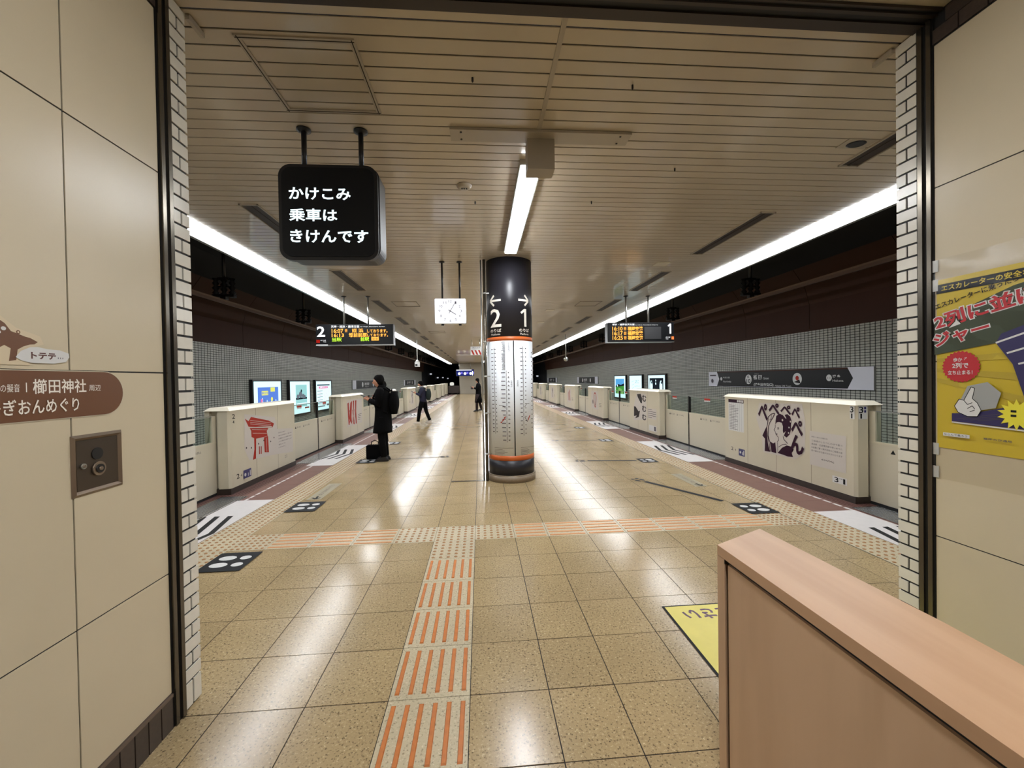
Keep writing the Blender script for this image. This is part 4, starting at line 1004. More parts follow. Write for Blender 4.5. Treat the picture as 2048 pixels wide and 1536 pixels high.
wall_board(1, 6.79, 12.08, 1.265, 1.69, 'long black station name board with white arrow end on the right track wall', board1)
def board2(a, b):
    def d(p):
        p.rect(a, 1.21, b, 1.64, grey); L = abs(b-a); sg = 1 if b > a else -1
        p.rect(a+sg*L*.1, 1.22, a+sg*L*.88, 1.63, M['signblack'])
        for k in (.3, .68): p.circ(a+sg*L*k, 1.42, .13, M['sheet'], 16)
        p.text('祇園', a+sg*L*.36, 1.38, a+sg*L*.52, 1.52, M['sheet'], .02); p.text('Gion', a+sg*L*.38, 1.28, a+sg*L*.50, 1.34, M['sheet'])
    return d
wall_board(1, 24.0, 29.2, 1.21, 1.64, 'second station name board, small and dark, deep on the right wall', board2(29.2, 24.0))
wall_board(1, 37.1, 42.2, 1.21, 1.64, 'farthest station name board on the right wall near the tunnel', board2(42.2, 37.1))
wall_board(-1, 19.8, 25.3, 1.22, 1.64, 'station name board on the left wall beyond the man in black', board2(19.8, 25.3))
wall_board(-1, 32.7, 38.6, 1.20, 1.60, 'farthest station name board on the left wall near the tunnel', board2(32.7, 38.6))
def lightbox(side, y0, y1, z0, z1, label, deco):
    s = 1 if side > 0 else -1; X = 7.0 if s > 0 else -6.0
    t = thing('lit_poster_box', label, 'poster', (X, (y0+y1)/2, z0)); xs = sorted((X-s*.008, X-s*.09))
    fr = MB(); e = .055
    fr.box(xs[0], y0-e, z0-e, xs[1], y1+e, z0).box(xs[0], y0-e, z1, xs[1], y1+e, z1+e).box(xs[0], y0-e, z0, xs[1], y0, z1).box(xs[0], y1, z0, xs[1], y1+e, z1)
    fr.build('frame', M['blackmetal'], t)
    xs = sorted((X-s*.008, X-s*.075)); MB().box(xs[0], y0, z0, xs[1], y1, z1).build('lit_panel', M['adwhite'], t)
    p = pr_for(s, X-s*.076); p.lift = .004; deco(p); p.build('picture', t)
def ad1(p):
    p.rect(11.48, .7, 12.60, 1.46, M['adblue'])
    p.rect(11.68, 1.24, 12.02, 1.36, M['adyellow']); p.rect(12.15, 1.33, 12.40, 1.45, M['adyellow']); p.text('夢のまち', 11.70, 1.26, 12.0, 1.34, M['adblue'], .02)
    for k in range(9): x = 11.55+.12*k; h = .12+.1*((k*7) % 4)/3; p.poly([(x, .75), (x+.07, .75), (x+.05, .95+h), (x+.02, .95+h)], M['adwhite'] if k % 2 else M['adgrey'])
    p.circ(12.2, 1.12, .06, M['adyellow']); p.circ(11.65, 1.1, .05, M['adpink'])
def ad2(p):
    p.rect(13.75, .78, 14.60, 1.50, M['adteal']); p.rect(13.75, 1.02, 14.60, 1.08, M['addark'])
    for x, z, r in ((13.9, 1.12, .09), (14.1, 1.18, .13), (14.3, 1.12, .10), (14.42, 1.1, .07)): p.circ(x, z, r, M['adgrey'], 14, r*.8)
    p.circ(14.15, 1.30, .05, M['addark']); p.rect(14.40, .70, 14.75, .75, M['artred']); p.rect(13.8, .84, 14.55, .9, M['adwhite'])
def ad3(p):
    p.rect(15.5, 1.44, 16.75, 1.50, M['adgrey']); p.rect(15.65, 1.34, 16.55, 1.42, M['adpink']); p.text('お得なきっぷ', 15.75, 1.355, 16.45, 1.405, M['adwhite'], .02)
    for k in range(5): p.rect(15.5, 1.24-.11*k, 16.0, 1.26-.11*k, M['adgrey']); p.rect(15.5, 1.20-.11*k, 15.95, 1.21-.11*k, M['adpink'])
    for k in range(3): p.line([(16.15+.18*k, .85), (16.1+.18*k, 1.0), (16.2+.18*k, 1.25)], .02, M['adpink'])
    p.rect(15.5, .66, 16.2, .70, M['adgrey']); p.rect(16.35, .68, 16.8, .75, M['adgrey'])
lightbox(-1, 11.27, 12.77, .57, 1.62, 'lit blue poster in a black frame, leftmost on the left track wall', ad1)
lightbox(-1, 13.34, 14.86, .56, 1.61, 'lit pale teal poster in a black frame, middle one on the left track wall', ad2)
lightbox(-1, 15.39, 16.91, .55, 1.61, 'lit white and pink timetable poster, nearest the man on the left wall', ad3)
def ad4(p):
    p.rect(16.42, .75, 15.15, 1.52, M['addark']); p.rect(16.42, .75, 15.15, 1.0, M['adcream'])
    for x in (16.25, 15.35): p.circ(x, 1.18, .13, M['adwhite'], 16, .25); p.circ(x-.04, 1.34, .05, M['addark'])
    for k in range(7): p.poly([(16.35-.17*k, .98), (16.25-.17*k, .98), (16.3-.17*k, 1.10)], M['adcream'])
    p.circ(15.8, 1.42, .04, M['adwhite']); p.circ(15.8, 1.3, .05, M['adwhite']); p.rect(16.0, .80, 15.6, .92, M['adyellow'])
def ad5(p):
    p.text('よかとこ', 18.0, 1.3, 17.6, 1.45, M['adgrey'], .01); p.text('みんなでつくる', 18.05, 1.12, 17.5, 1.2, M['adgrey'])
    for k in range(5): p.line([(18.4, .75+.15*k), (18.1, .85+.14*k)], .015, M['adteal'])
def ad6(p):
    p.rect(20.68, .76, 19.42, 1.50, M['adsky']); p.poly([(20.68, .76), (19.42, .76), (19.42, 1.24), (19.9, 1.18), (20.3, 1.22), (20.68, 1.14)], M['adgreen']); p.poly([(20.68, 1.14), (20.3, 1.24), (19.9, 1.2), (19.42, 1.28), (19.42, 1.16), (20.68, 1.08)], M['addark'])
    p.circ(20.4, 1.16, .06, M['adwhite']); p.poly([(20.5, .76), (19.5, .76), (19.8, 1.0), (20.2, 1.05)], mat('ad_leaf', (120,180,90), .5, emit=.5))
lightbox(1, 15.0, 16.56, .58, 1.63, 'lit dark stage-picture poster, nearest of three on the right track wall', ad4)
lightbox(1, 17.24, 18.71, .57, 1.63, 'lit pale poster with thin writing, middle of three on the right track wall', ad5)
lightbox(1, 19.24, 20.84, .57, 1.63, 'lit green landscape poster, farthest of three on the right track wall', ad6)

# ================================================================== HANGING THINGS FAR DOWN
t = thing('striped_sign', 'small hanging sign with red diagonal stripes left of the column', 'sign', (-.17, 19.0, 2.9))
MB().box(-.42, 19.0, 2.705, .08, 19.06, 3.097).build('board', M['sheet'], t)
for x in (-.35, .0): MB().tube([(x, 19.03, 3.09), (x, 19.03, H)], .012, 8).build('pole', M['alu'], t)
p = Print((0, 18.998, 0), (1, 0, 0), (0, 0, 1))
for k in range(3): x = -.40+.16*k; p.poly([(x, 2.93), (x+.08, 2.93), (x+.17, 2.72), (x+.09, 2.72)], M['artred'])
p.text('頭上注意', -.33, 3.02, .02, 3.07, M['textgrey']); p.text('Watch your head', -.33, 2.96, .02, 3.0, M['textgrey']); p.build('stripes', t)
t = thing('security_camera', 'white camera box hanging on a thin rod above the left platform edge', 'camera', (-2.82, 18.9, H))
MB().tube([(-2.82, 18.9, 2.5), (-2.82, 18.9, H)], .02, 10).build('rod', M['lens'], t)
MB().box(-2.92, 18.8, 2.2, -2.72, 19.0, 2.42).loft([(-2.82, 18.9, 2.42, .1, .1), (-2.82, 18.9, 2.52, .03, .03)], 14).build('housing', M['lens'], t)
MB().box(-2.89, 18.78, 2.24, -2.80, 18.80, 2.32).build('eye', M['blackmetal'], t)
t = thing('dome_camera', 'small silver dome camera hanging on a rod above the right platform edge', 'camera', (3.6, 17.1, H))
MB().tube([(3.6, 17.1, 2.45), (3.6, 17.1, H)], .018, 10).build('rod', M['alu'], t)
MB().loft([(3.6, 17.1, 2.28, .02, .02), (3.6, 17.1, 2.30, .065, .065), (3.6, 17.1, 2.36, .095, .095), (3.6, 17.1, 2.42, .085, .085), (3.6, 17.1, 2.46, .03, .03)], 16).build('dome', M['alu'], t)
t = thing('far_display', 'small blue-white lit information screen before the far end wall', 'display', (-1.65, 44.0, 3.0))
MB().box(-2.55, 44, 1.98, -.65, 44.2, 2.70).build('case', M['blackmetal'], t)
for x in (-2.2, -1.0): MB().tube([(x, 44.1, 2.69), (x, 44.1, H)], .03, 8).build('pole', M['alu'], t)
p = Print((0, 43.99, 0), (1, 0, 0), (0, 0, 1), lift=.01)
p.rect(-2.5, 2.02, -.7, 2.66, emat('screen_blue', (40, 50, 130), .8)); 
for k in range(3): p.circ(-2.2+.6*k, 2.25, .14, M['ledw'], 14); p.rect(-2.05+.6*k, 2.2, -1.85+.6*k, 2.42, emat('screen_violet', (130, 120, 240), 1.))
p.rect(-2.5, 2.58, -.9, 2.66, M['ledw']); p.rect(-.85, 2.05, -.76, 2.5, M['ledw']); p.build('picture', t)
ew = struct('wall_end', MB().box(-2.3, 46.0, 0, 3.25, 46.3, H), M['plaster'])
pn = mat('end_panel', (170,162,146), .45)
me = MB().box(0.006, 0, .006, .914, .03, .83).data('end_panel', [pn], (0, .03, 0))
for i in range(6):
    for j in range(4): put('end_panel', me, ew, (-2.27+.92*i, 45.99, .05+.84*j))
t = thing('round_wall_sign', 'small dark round sign low on the far end wall', 'sign', (-.93, 45.9, .6)); MB().tube([(-.93, 45.95, .66), (-.93, 45.90, .66)], .14, 16).build('disc', M['blackmetal'], t)
MB().tube([(-.93, 45.895, .66), (-.93, 45.885, .66)], .09, 16).build('rim', M['textgrey'], t)
tag(MB().box(-3.5, 45.6, .15, -2.35, 46.0, .95).box(-3.35, 45.7, .95, -3.28, 45.76, 1.0).build('end_barrier', M['gatebase'], None, (-2.9, 45.8, .15)), 'dark low barrier at the far end of the left platform edge', 'barrier')
tag(MB().loft([(-3.1, 45.5, .98, .10, .08), (-3.1, 45.5, 1.02, .22, .1), (-3.1, 45.5, 1.28, .22, .1), (-3.1, 45.5, 1.34, .1, .05)], 12).build('tunnel_lamp', emat('far_white', (235,235,225), .9), None, (-3.1, 45.5, .98)), 'small white lit box above the dark barrier at the far left end', 'lamp')
for q, (x, y, z) in enumerate(((-5.9, 50, 2.35), (-5.9, 58, 1.95), (-5.9, 66, 2.0), (-5.9, 76, 1.9), (6.95, 50, 1.9))):
    t = thing('tunnel_light', '%s faint lamp on the dark tunnel wall past the %s track' % (ordn[q], 'left' if x < 0 else 'right'), 'lamp', (x, y, z))
    MB().box(x-.1, y-.1, z-.08, x+.12, y+.1, z+.08).build('lamp_glass', emat('tunnel_glow', (220,225,235), .7), t); MB().box(x-.2, y-.15, z+.08, x+.16, y+.15, z+.13).build('hood', M['blackmetal'], t)

# ================================================================== WOODEN COUNTER END
t = thing('wooden_counter', 'pale wood partition with mitred top cap in the lower right foreground', 'counter', (1.06, 1.2, 0))
def cap_pts(z): return [(.926, 1.562), (.926, -.6), (1.20, -.6), (1.212, 1.665)]
a = cap_pts(0)
MB().prism([(.926, 1.562), (1.205, 1.705), (1.226, 1.0), (1.20, .4), (1.19, -.6), (.926, -.6)], 'Z', .862, .900).build('top_cap', M['wood'], t)
MB().prism([(.926, 1.562), (.926, 1.515), (1.20, 1.645), (1.205, 1.705)], 'Z', 0.0, .860).build('end_post', M['woodside'], t)
MB().prism([(.932, 1.502), (.932, -.6), (1.18, -.6), (1.18, 1.62), (.95, 1.51)], 'Z', .05, .845).build('side_panel', M['woodside'], t)
MB().prism([(.942, 1.52), (.942, -.6), (1.17, -.6), (1.17, 1.63)], 'Z', 0, .861).build('gap_core', M['blackgap'], t)
MB().prism([(.926, 1.5165), (.926, 1.5135), (.94, 1.5135), (.94, 1.5165)], 'Z', .845, .862).build('mitre_line', M['joint'], t)

# ================================================================== POSTER ON THE RIGHT WALL
X = XR
t = thing('safety_poster', 'yellow escalator safety poster with red words in a plastic sleeve', 'poster', (X, 1.7, 1.6))
MB().box(X-.004, 1.10, 1.18, X-.001, 1.972, 2.045).build('sheet', M['pyellow'], t)
p = Print(fn=lambda a, b, h: (X-.0045-h, a, b)); dk = M['black']; yl = M['pyellow']
T_ = math.atan2(1.957-1.888, 1.979-1.661)
p.poly([(1.972, 1.974), (1.972, 2.012), (1.965, 2.02), (1.2, 2.02), (1.2, 1.974)], dk); p.text('エスカレーターの安全なご利用のために', 1.948, 1.984, 1.38, 2.013, yl, .02)
for k in range(5): p.poly([(1.97, 1.74-.05*k), (1.97, 1.72-.05*k), (1.2, 1.95-.16*k), (1.2, 2.0-.16*k)], mat('poster_ray', (188,166,52), .4))
p.poly([(1.98, 1.66), (1.98, 1.83), (1.66, 1.95), (1.30, 2.02), (1.30, 1.80), (1.70, 1.735), (1.72, 1.70)], M['pgreen'])
def tilt(s_, a, b, wd, ht, m, bold, rot=-T_):
    p.text(s_, a, b, a-wd, b+ht, m, bold, rot)
tilt('エスカレーターに乗ったら', 1.972, 1.896, .34, .026, dk, .02)
for m_, bo in ((M['sheet'], .085), (M['pred'], .03)):
    tilt('2列に並ぼう', 1.968, 1.790, .50, .072, m_, bo); tilt('ジャー', 1.972, 1.698, .235, .066, m_, bo)
    
n = 28; p.poly([(1.862+(.083 if k % 2 else .075)*math.cos(math.pi*k/n), 1.595+(.079 if k % 2 else .072)*math.sin(math.pi*k/n)) for k in range(2*n)], M['pred'])
p.text('歩かず', 1.893, 1.620, 1.836, 1.640, M['sheet'], .02); p.text('2列で', 1.897, 1.588, 1.83, 1.614, M['sheet'], .03); p.text('立ち止まる！', 1.917, 1.557, 1.812, 1.577, M['sheet'], .02)
# escalator steps as plain shapes
p.poly([(1.90, 1.322), (1.90, 1.362), (1.80, 1.372), (1.60, 1.43), (1.2, 1.50), (1.2, 1.30), (1.60, 1.312)], M['pnavy']); p.line([(1.90, 1.318), (1.2, 1.29)], .006, M['sheet'])
for k in range(4): p.line([(1.88-.03*k, 1.335), (1.70-.05*k, 1.375)], .002, M['textgrey'])
p.poly([(1.72, 1.70), (1.70, 1.74), (1.2, 1.93), (1.2, 1.50), (1.62, 1.45), (1.66, 1.60)], M['pnavy'])
for k in range(3): p.line([(1.72-.04*k, 1.70-.05*k), (1.2, 1.88-.08*k)], .008, M['sheet'])
p.poly([(1.86, 1.43), (1.83, 1.50), (1.75, 1.52), (1.70, 1.47), (1.72, 1.40), (1.80, 1.38)], mat('poster_grey', (150,152,150), .5))
# pointing hand
gl = M['sheet']; p.poly([(1.885, 1.40), (1.865, 1.435), (1.845, 1.43), (1.815, 1.495), (1.80, 1.49), (1.81, 1.44), (1.79, 1.42), (1.775, 1.385), (1.79, 1.355), (1.83, 1.352), (1.87, 1.37)], gl)
for l in ([(1.885, 1.40), (1.865, 1.435), (1.845, 1.43), (1.815, 1.495), (1.80, 1.49), (1.81, 1.44), (1.79, 1.42), (1.775, 1.385), (1.79, 1.355), (1.83, 1.352), (1.87, 1.37), (1.885, 1.40)], [(1.845, 1.43), (1.83, 1.41), (1.81, 1.42)], [(1.83, 1.39), (1.81, 1.405), (1.80, 1.39)], [(1.82, 1.375), (1.80, 1.385)]): p.line(l, .003, dk)
n = 14; p.poly([(1.645+(.07 if k % 2 else .045)*math.cos(math.pi*k/n), 1.375+(.07 if k % 2 else .045)*math.sin(math.pi*k/n)) for k in range(2*n)], mat('poster_bright', (220,210,60), .4))
for k in range(2): p.rect(1.665, 1.395-.02*k, 1.645, 1.385-.02*k, dk)
p.rect(1.935, 1.245, 1.82, 1.262, M['sheet']); p.text('ならんで乗ろう', 1.93, 1.248, 1.83, 1.259, dk); p.text('福岡市交通局', 1.765, 1.248, 1.66, 1.258, M['textgrey'], .02)
p.build('print', t)
sl_ = MB(); ny, nz = 14, 30; i0 = 0
for a in range(ny+1):
    for b in range(nz+1):
        y = 1.985-.93*a/ny; z = 1.02+1.13*b/nz
        sl_.v.append((X-.008-.0025*math.sin(a*1.7+b*.6)*(1 if b < 6 or b > 25 else .35)-.001*math.cos(b*1.9+a), y, z))
for a in range(ny):
    for b in range(nz): k = a*(nz+1)+b; sl_.f.append((k, k+nz+1, k+nz+2, k+1)); sl_.mi.append(0); sl_.sm.append(True)
sl_.build('plastic_sleeve', M['film'], t)
for z in (1.17, 1.05, 2.02, 2.12): MB().box(X-.006, 1.965, z-.03, X-.0025, 1.99, z+.03).build('tape', mat('tape', (190,192,190), .3), t)

# ================================================================== LEFT WALL SIGN AND SOCKET PLATE
X0 = XL
t = thing('brown_wall_sign', 'brown round-ended wall sign with white Japanese words on the left wall', 'sign', (X0, 1.4, 1.54))
ol = []
R_ = .083; zc = 1.543
pts = [(.55, 1.460)]+[(1.685+R_*math.cos(math.radians(a_)), zc+R_*math.sin(math.radians(a_))) for a_ in range(-90, 91, 10)]+[(.55, 1.626)]
MB().prism(pts, 'X', X0+.0005, X0+.0022).build('sign_sheet', M['gate'], t)
pts = [(.56, 1.463)]+[(1.685+(R_-.003)*math.cos(math.radians(a_)), zc+(R_-.003)*math.sin(math.radians(a_))) for a_ in range(-90, 91, 10)]+[(.56, 1.623)]
p = Print((X0+.0018, 0, 0), (0, 1, 0), (0, 0, 1)); p.poly(pts, M['brownsign']); st = M['signtext']
p.text('櫛田神社', 1.433, 1.549, 1.611, 1.596, st, .012); p.text('周辺', 1.622, 1.553, 1.668, 1.575, st); p.text('博多の擬音', 1.304, 1.556, 1.394, 1.581, st); p.rect(1.411, 1.555, 1.414, 1.585, st)
p.text('博多ぎおんめぐり', 1.262, 1.484, 1.581, 1.532, st, .012); p.build('lettering', t)
t = thing('runner_sticker', 'brown running-figure sticker with a white speech bubble above the brown sign', 'sticker', (X0, 1.4, 1.7))
p = Print((X0+.0008, 0, 0), (0, 1, 0), (0, 0, 1)); pale = mat('sticker_pale', (206,190,160), .4); bs = M['brownsign']
p.poly([(1.20, 1.80), (1.345, 1.79), (1.39, 1.755), (1.46, 1.735), (1.47, 1.71), (1.42, 1.69), (1.41, 1.655), (1.43, 1.640), (1.2, 1.640)], pale)
p.poly([(1.25, 1.80), (1.345, 1.775), (1.36, 1.765), (1.376, 1.743), (1.392, 1.738), (1.415, 1.730), (1.43, 1.727), (1.452, 1.716), (1.442, 1.708), (1.428, 1.706), (1.41, 1.699), (1.393, 1.688), (1.388, 1.655), (1.368, 1.651), (1.374, 1.690), (1.357, 1.699), (1.335, 1.685), (1.30, 1.70), (1.25, 1.66)], bs)
p.circ(1.356, 1.749, .007, M['sheet'], 12, .006); p.circ(1.340, 1.737, .009, M['sheet'], 12, .006); p.circ(1.395, 1.742, .006, bs, 12, .006); p.circ(1.395, 1.742, .003, pale, 10)
p.poly([(1.385, 1.664), (1.40, 1.684), (1.428, 1.698), (1.45, 1.700), (1.48, 1.695), (1.52, 1.694), (1.55, 1.685), (1.552, 1.672), (1.54, 1.655), (1.50, 1.648), (1.43, 1.648), (1.40, 1.655)], M['sheet'])
p.text('トテテ', 1.430, 1.662, 1.505, 1.682, mat('sticker_maroon', (84,44,36), .5), .04); p.text('…', 1.512, 1.664, 1.53, 1.670, M['textgrey']); p.build('artwork', t)
t = thing('key_switch_plate', 'square bronze steel key-switch plate set in the left wall', 'switch', (X0, 1.65, 1.285))
fr = MB(); y0, y1, z0, z1 = 1.548, 1.754, 1.176, 1.396; e = .020; xo = X0+.010; xb = X0+.001
for (a, b, c, d) in (((y0, z0), (y1, z0), (y1-e, z0+e), (y0+e, z0+e)), ((y1, z0), (y1, z1), (y1-e, z1-e), (y1-e, z0+e)), ((y1, z1), (y0, z1), (y0+e, z1-e), (y1-e, z1-e)), ((y0, z1), (y0, z0), (y0+e, z0+e), (y0+e, z1-e))):
    m1 = ((a[0]+d[0])/2, (a[1]+d[1])/2); m2 = ((b[0]+c[0])/2, (b[1]+c[1])/2)
    fr.quad((xb, *a), (xb, *b), (xo, *m2), (xo, *m1)); fr.quad((xo, *m1), (xo, *m2), (xb, *c), (xb, *d))
bz = mat('bronze_steel', (140,124,108), .32, .7)
fr.build('frame', bz, t); MB().box(xb-.0, y0+e, z0+e, xb+.0015, y1-e, z1-e).build('plate', mat('bronze_plate', (84,74,64), .35, .7), t)
def disc(y, z, r, h, m_, nm, n=24, h0=.0015):
    return MB().tube([(xb+h0, y, z), (xb+h0+h, y, z)], r, n).build(nm, m_, t)
disc(1.647, 1.320, .022, .003, M['blackmetal'], 'blank_cap'); disc(1.650, 1.264, .026, .006, bz, 'key_collar'); disc(1.650, 1.264, .016, .010, M['blackmetal'], 'key_barrel'); disc(1.650, 1.264, .007, .013, bz, 'keyhole'); disc(1.590, 1.283, .010, .006, M['alu'], 'screw'); disc(1.590, 1.283, .005, .009, bz, 'screw_slot')
for z in (1.31, 1.275, 1.24): pass

# ================================================================== PEOPLE AND WHAT THEY CARRY
def skinned(name, joints, edges, m_, parent, level=2):
    names = list(joints); me = bpy.data.meshes.new(name)
    me.from_pydata([joints[n][:3] for n in names], [(names.index(a), names.index(b)) for a, b in edges], [])
    o = bpy.data.objects.new('tmp', me); COL.objects.link(o); o.modifiers.new('s', 'SKIN'); o.modifiers.new('u', 'SUBSURF').levels = level
    if not me.skin_vertices:
        me.attributes.new('x', 'FLOAT', 'POINT')
    sv = me.skin_vertices[0].data
    for i, n in enumerate(names):
        r = joints[n][3]; sv[i].radius = (r, joints[n][4] if len(joints[n]) > 4 else r); sv[i].use_root = (i == 0)
    bpy.context.view_layer.update(); dg = bpy.context.evaluated_depsgraph_get()
    nm = bpy.data.meshes.new_from_object(o.evaluated_get(dg)); nm.name = name; bpy.data.objects.remove(o)
    nm.materials.clear(); nm.materials.append(m_); nm.polygons.foreach_set('use_smooth', [True]*len(nm.polygons))
    q = bpy.data.objects.new(name, nm); COL.objects.link(q); q.parent = parent; return q
def person(label, x, y, rz, h, J, build):
    t = thing('person', label, 'person', (x, y, 0)); t.rotation_euler.z = rz; t.scale = (h,)*3
    E = [('pel','spi'),('spi','che'),('che','nb'),('nb','nk'),('nk','h1'),('h1','h2'),('h2','h3'),('h1','jaw'),('h1','nose'),('h1','el_'),('h1','er_')]
    for s in 'lr': E += [('pel','hip'+s),('hip'+s,'kn'+s),('kn'+s,'an'+s),('an'+s,'toe'+s),('che','sh'+s),('sh'+s,'el'+s),('el'+s,'wr'+s),('wr'+s,'pa'+s),('pa'+s,'f1'+s),('f1'+s,'f1b'+s),('pa'+s,'f2'+s),('f2'+s,'f2b'+s),('pa'+s,'f3'+s),('f3'+s,'f3b'+s),('pa'+s,'f4'+s),('f4'+s,'f4b'+s),('wr'+s,'th'+s),('th'+s,'thb'+s)]
    skinned('body', J, E, M['skin'], t); build(t, J); return t
def part(name, mb, m_, t):
    o = bpy.data.objects.new(name, mb.data(name, [m_])); COL.objects.link(o); o.parent = t; return o
def std_joints(lean=0.0, bow=.05, stride=0.0, arm='phone'):
    L = lean; J = dict(pel=(0, 0, .93, .11, .09), spi=(L*.3, 0, 1.08, .105, .085), che=(L*.7, 0, 1.28, .13, .10), nb=(L, 0, 1.42, .07), nk=(L+bow*.35, 0, 1.475, .05))
    hx = L+bow
    J.update(h1=(hx, 0, 1.545, .072), h2=(hx-.01, 0, 1.60, .082), h3=(hx-.025, 0, 1.645, .06), jaw=(hx+.055, 0, 1.50, .035), nose=(hx+.098, 0, 1.545, .012), el_=(hx-.005, .083, 1.55, .014), er_=(hx-.005, -.083, 1.55, .014))
    for s, sg, st in (('l', 1, stride), ('r', -1, -stride)):
        J.update({'hip'+s: (st*.12, sg*.09, .88, .085), 'kn'+s: (st*.55+.02, sg*.09, .49, .058), 'an'+s: (st-.02, sg*.09, .09+(.03 if st < 0 else 0), .038), 'toe'+s: (st+.085, sg*.09, .03+(.03 if st < 0 else 0), .022)})
        J.update({'sh'+s: (L*.9, sg*.165, 1.375, .058)})
        if arm == 'phone' or (arm == 'one' and s == 'l'):
            J.update({'el'+s: (L+.03, sg*.20, 1.13, .042), 'wr'+s: (L+.24, sg*.07, 1.21, .026), 'pa'+s: (L+.29, sg*.045, 1.235, .024)})
            px, py, pz = L+.29, sg*.045, 1.235
            for k, ln in ((1, .040), (2, .045), (3, .042), (4, .034)):
                a = (k-2.5)*.012
                J['f%d%s' % (k, s)] = (px+ln, py-sg*.012, pz+a+.01, .0085); J['f%db%s' % (k, s)] = (px+ln+.016, py-sg*.042, pz+a+.006, .0075)
            J['th'+s] = (px-.01, py-sg*.02, pz+.034, .011); J['thb'+s] = (px+.03, py-sg*.036, pz+.044, .009)
        else:
            J.update({'el'+s: (L-.04, sg*.22, 1.12, .042), 'wr'+s: (L+.02, sg*.22, .88, .026), 'pa'+s: (L+.03, sg*.215, .82, .026)})
            px, py, pz = L+.03, sg*.215, .82
            for k, ln in ((1, .05), (2, .056), (3, .052), (4, .042)):
                a = (2.5-k)*.014
                J['f%d%s' % (k, s)] = (px+a, py, pz-ln, .0085); J['f%db%s' % (k, s)] = (px+a+.01, py-sg*.012, pz-ln-.03, .0075)
            J['th'+s] = (px+.03, py-sg*.01, pz-.02, .011); J['thb'+s] = (px+.038, py-sg*.015, pz-.055, .009)
    return J
def hair(t, hx, long_=False):
    mb = MB(); n = 18
    rings = [(hx-.035, 0, 1.50, .055, .062), (hx-.032, 0, 1.53, .072, .086), (hx-.026, 0, 1.565, .090, .094), (hx-.018, 0, 1.60, .103, .094), (hx-.015, 0, 1.64, .098, .086), (hx-.018, 0, 1.68, .078, .068), (hx-.022, 0, 1.703, .040, .036)]
    mb.loft(rings, n)
    if long_: mb.loft([(hx-.08, 0, 1.36, .03, .05), (hx-.07, 0, 1.45, .04, .07), (hx-.05, 0, 1.55, .05, .085)], n)
    part('hair', mb, M['hair'], t)
def shoes(t, J, m_):
    for s in 'lr':
        ax, ay, az = J['an'+s][:3]; b = az-.09
        mb = MB().loft([(ax+.045, ay, .0+b, .135, .048), (ax+.045, ay, .02+b, .138, .050), (ax+.035, ay, .05+b, .115, .046), (ax+.005, ay, .09+b, .062, .044), (ax-.0, ay, .12+b, .045, .042)], 18); part('shoe', mb, m_, t)
def legs(t, J, m_, w_=1.0):
    for s in 'lr':
        mb = MB().tube([J['hip'+s][:3], tuple((a+b)/2 for a, b in zip(J['hip'+s][:3], J['kn'+s][:3])), J['kn'+s][:3], (J['an'+s][0], J['an'+s][1], J['an'+s][2]+.0)], [.105*w_, .092*w_, .073*w_, .062*w_], 14); part('trouser_leg', mb, m_, t)
    part('trouser_seat', MB().loft([(0, 0, .80, .10, .15), (0, 0, .90, .125, .17), (0, 0, 1.0, .115, .155)], 18), m_, t)
def sleeves(t, J, m_, r=1.0):
    for s in 'lr':
        a, b, c = J['sh'+s][:3], J['el'+s][:3], J['wr'+s][:3]; mid = tuple(p_*.5+q*.5 for p_, q in zip(b, c)); end = tuple(q*.85+p_*.15 for p_, q in zip(b, c))
        a2 = (a[0], a[1]*.75, a[2]+.01); part('sleeve', MB().tube([a2, a, tuple((p_+q)/2 for p_, q in zip(a, b)), b, mid, end], [.07*r, .078*r, .068*r, .06*r, .052*r, .045*r], 14), m_, t)
# the man in the black coat, facing the left edge
def b1(t, J):
    part('coat', MB().loft([(.015, 0, .56, .185, .215), (.012, 0, .62, .18, .212), (.0, 0, .80, .165, .20), (0, 0, .95, .155, .185), (.0, 0, 1.08, .150, .178), (.005, 0, 1.22, .155, .198), (.01, 0, 1.33, .148, .205), (.015, 0, 1.40, .115, .165), (.02, 0, 1.45, .075, .085), (.025, 0, 1.485, .062, .066)], 26), M['coat_'], t)
    part('collar', MB().loft([(.03, 0, 1.43, .078, .082), (.025, 0, 1.50, .072, .074)], 20), M['coat_'], t)
    legs(t, J, M['trouser']); sleeves(t, J, M['coat_'], 1.08); shoes(t, J, M['shoe']); hair(t, .085)
J = std_joints(.02, .085); P1 = (-1.93, 8.34)
person('person in a long black coat standing with head bowed over a phone', P1[0], P1[1], math.pi, 1.0, J, b1)
t = thing('backpack', 'black backpack on the back of the person in the black coat', 'bag', (P1[0]+.24, P1[1], .95))
def bag(x, y, z0, z1, rx, ry, m_, t):
    mb = MB(); n = 20; rings = []
    for k in range(9):
        f = k/8; z = z0+(z1-z0)*f; e = math.sin(math.pi*min(max(f*1.0, .08), .92))**.35; rings.append((x, y, z, rx*e, ry*e))
    mb.loft(rings, n); mb.build('pack', m_, t)
bag(P1[0]+.215, P1[1], .92, 1.37, .10, .15, M['coat_'], t)
for dy in (-.11, .11): MB().tube([(P1[0]+.16, P1[1]+dy, 1.36), (P1[0]+.05, P1[1]+dy, 1.44), (P1[0]-.09, P1[1]+dy, 1.40), (P1[0]-.165, P1[1]+dy, 1.25), (P1[0]-.10, P1[1]+dy*1.5, 1.05), (P1[0]+.12, P1[1]+dy*1.5, .95)], .017, 8).build('strap', M['coat_'], t)
MB().tube([(P1[0]+.17, P1[1]-.04, 1.37), (P1[0]+.18, P1[1], 1.42), (P1[0]+.17, P1[1]+.04, 1.37)], .01, 6).build('loop', M['coat_'], t)
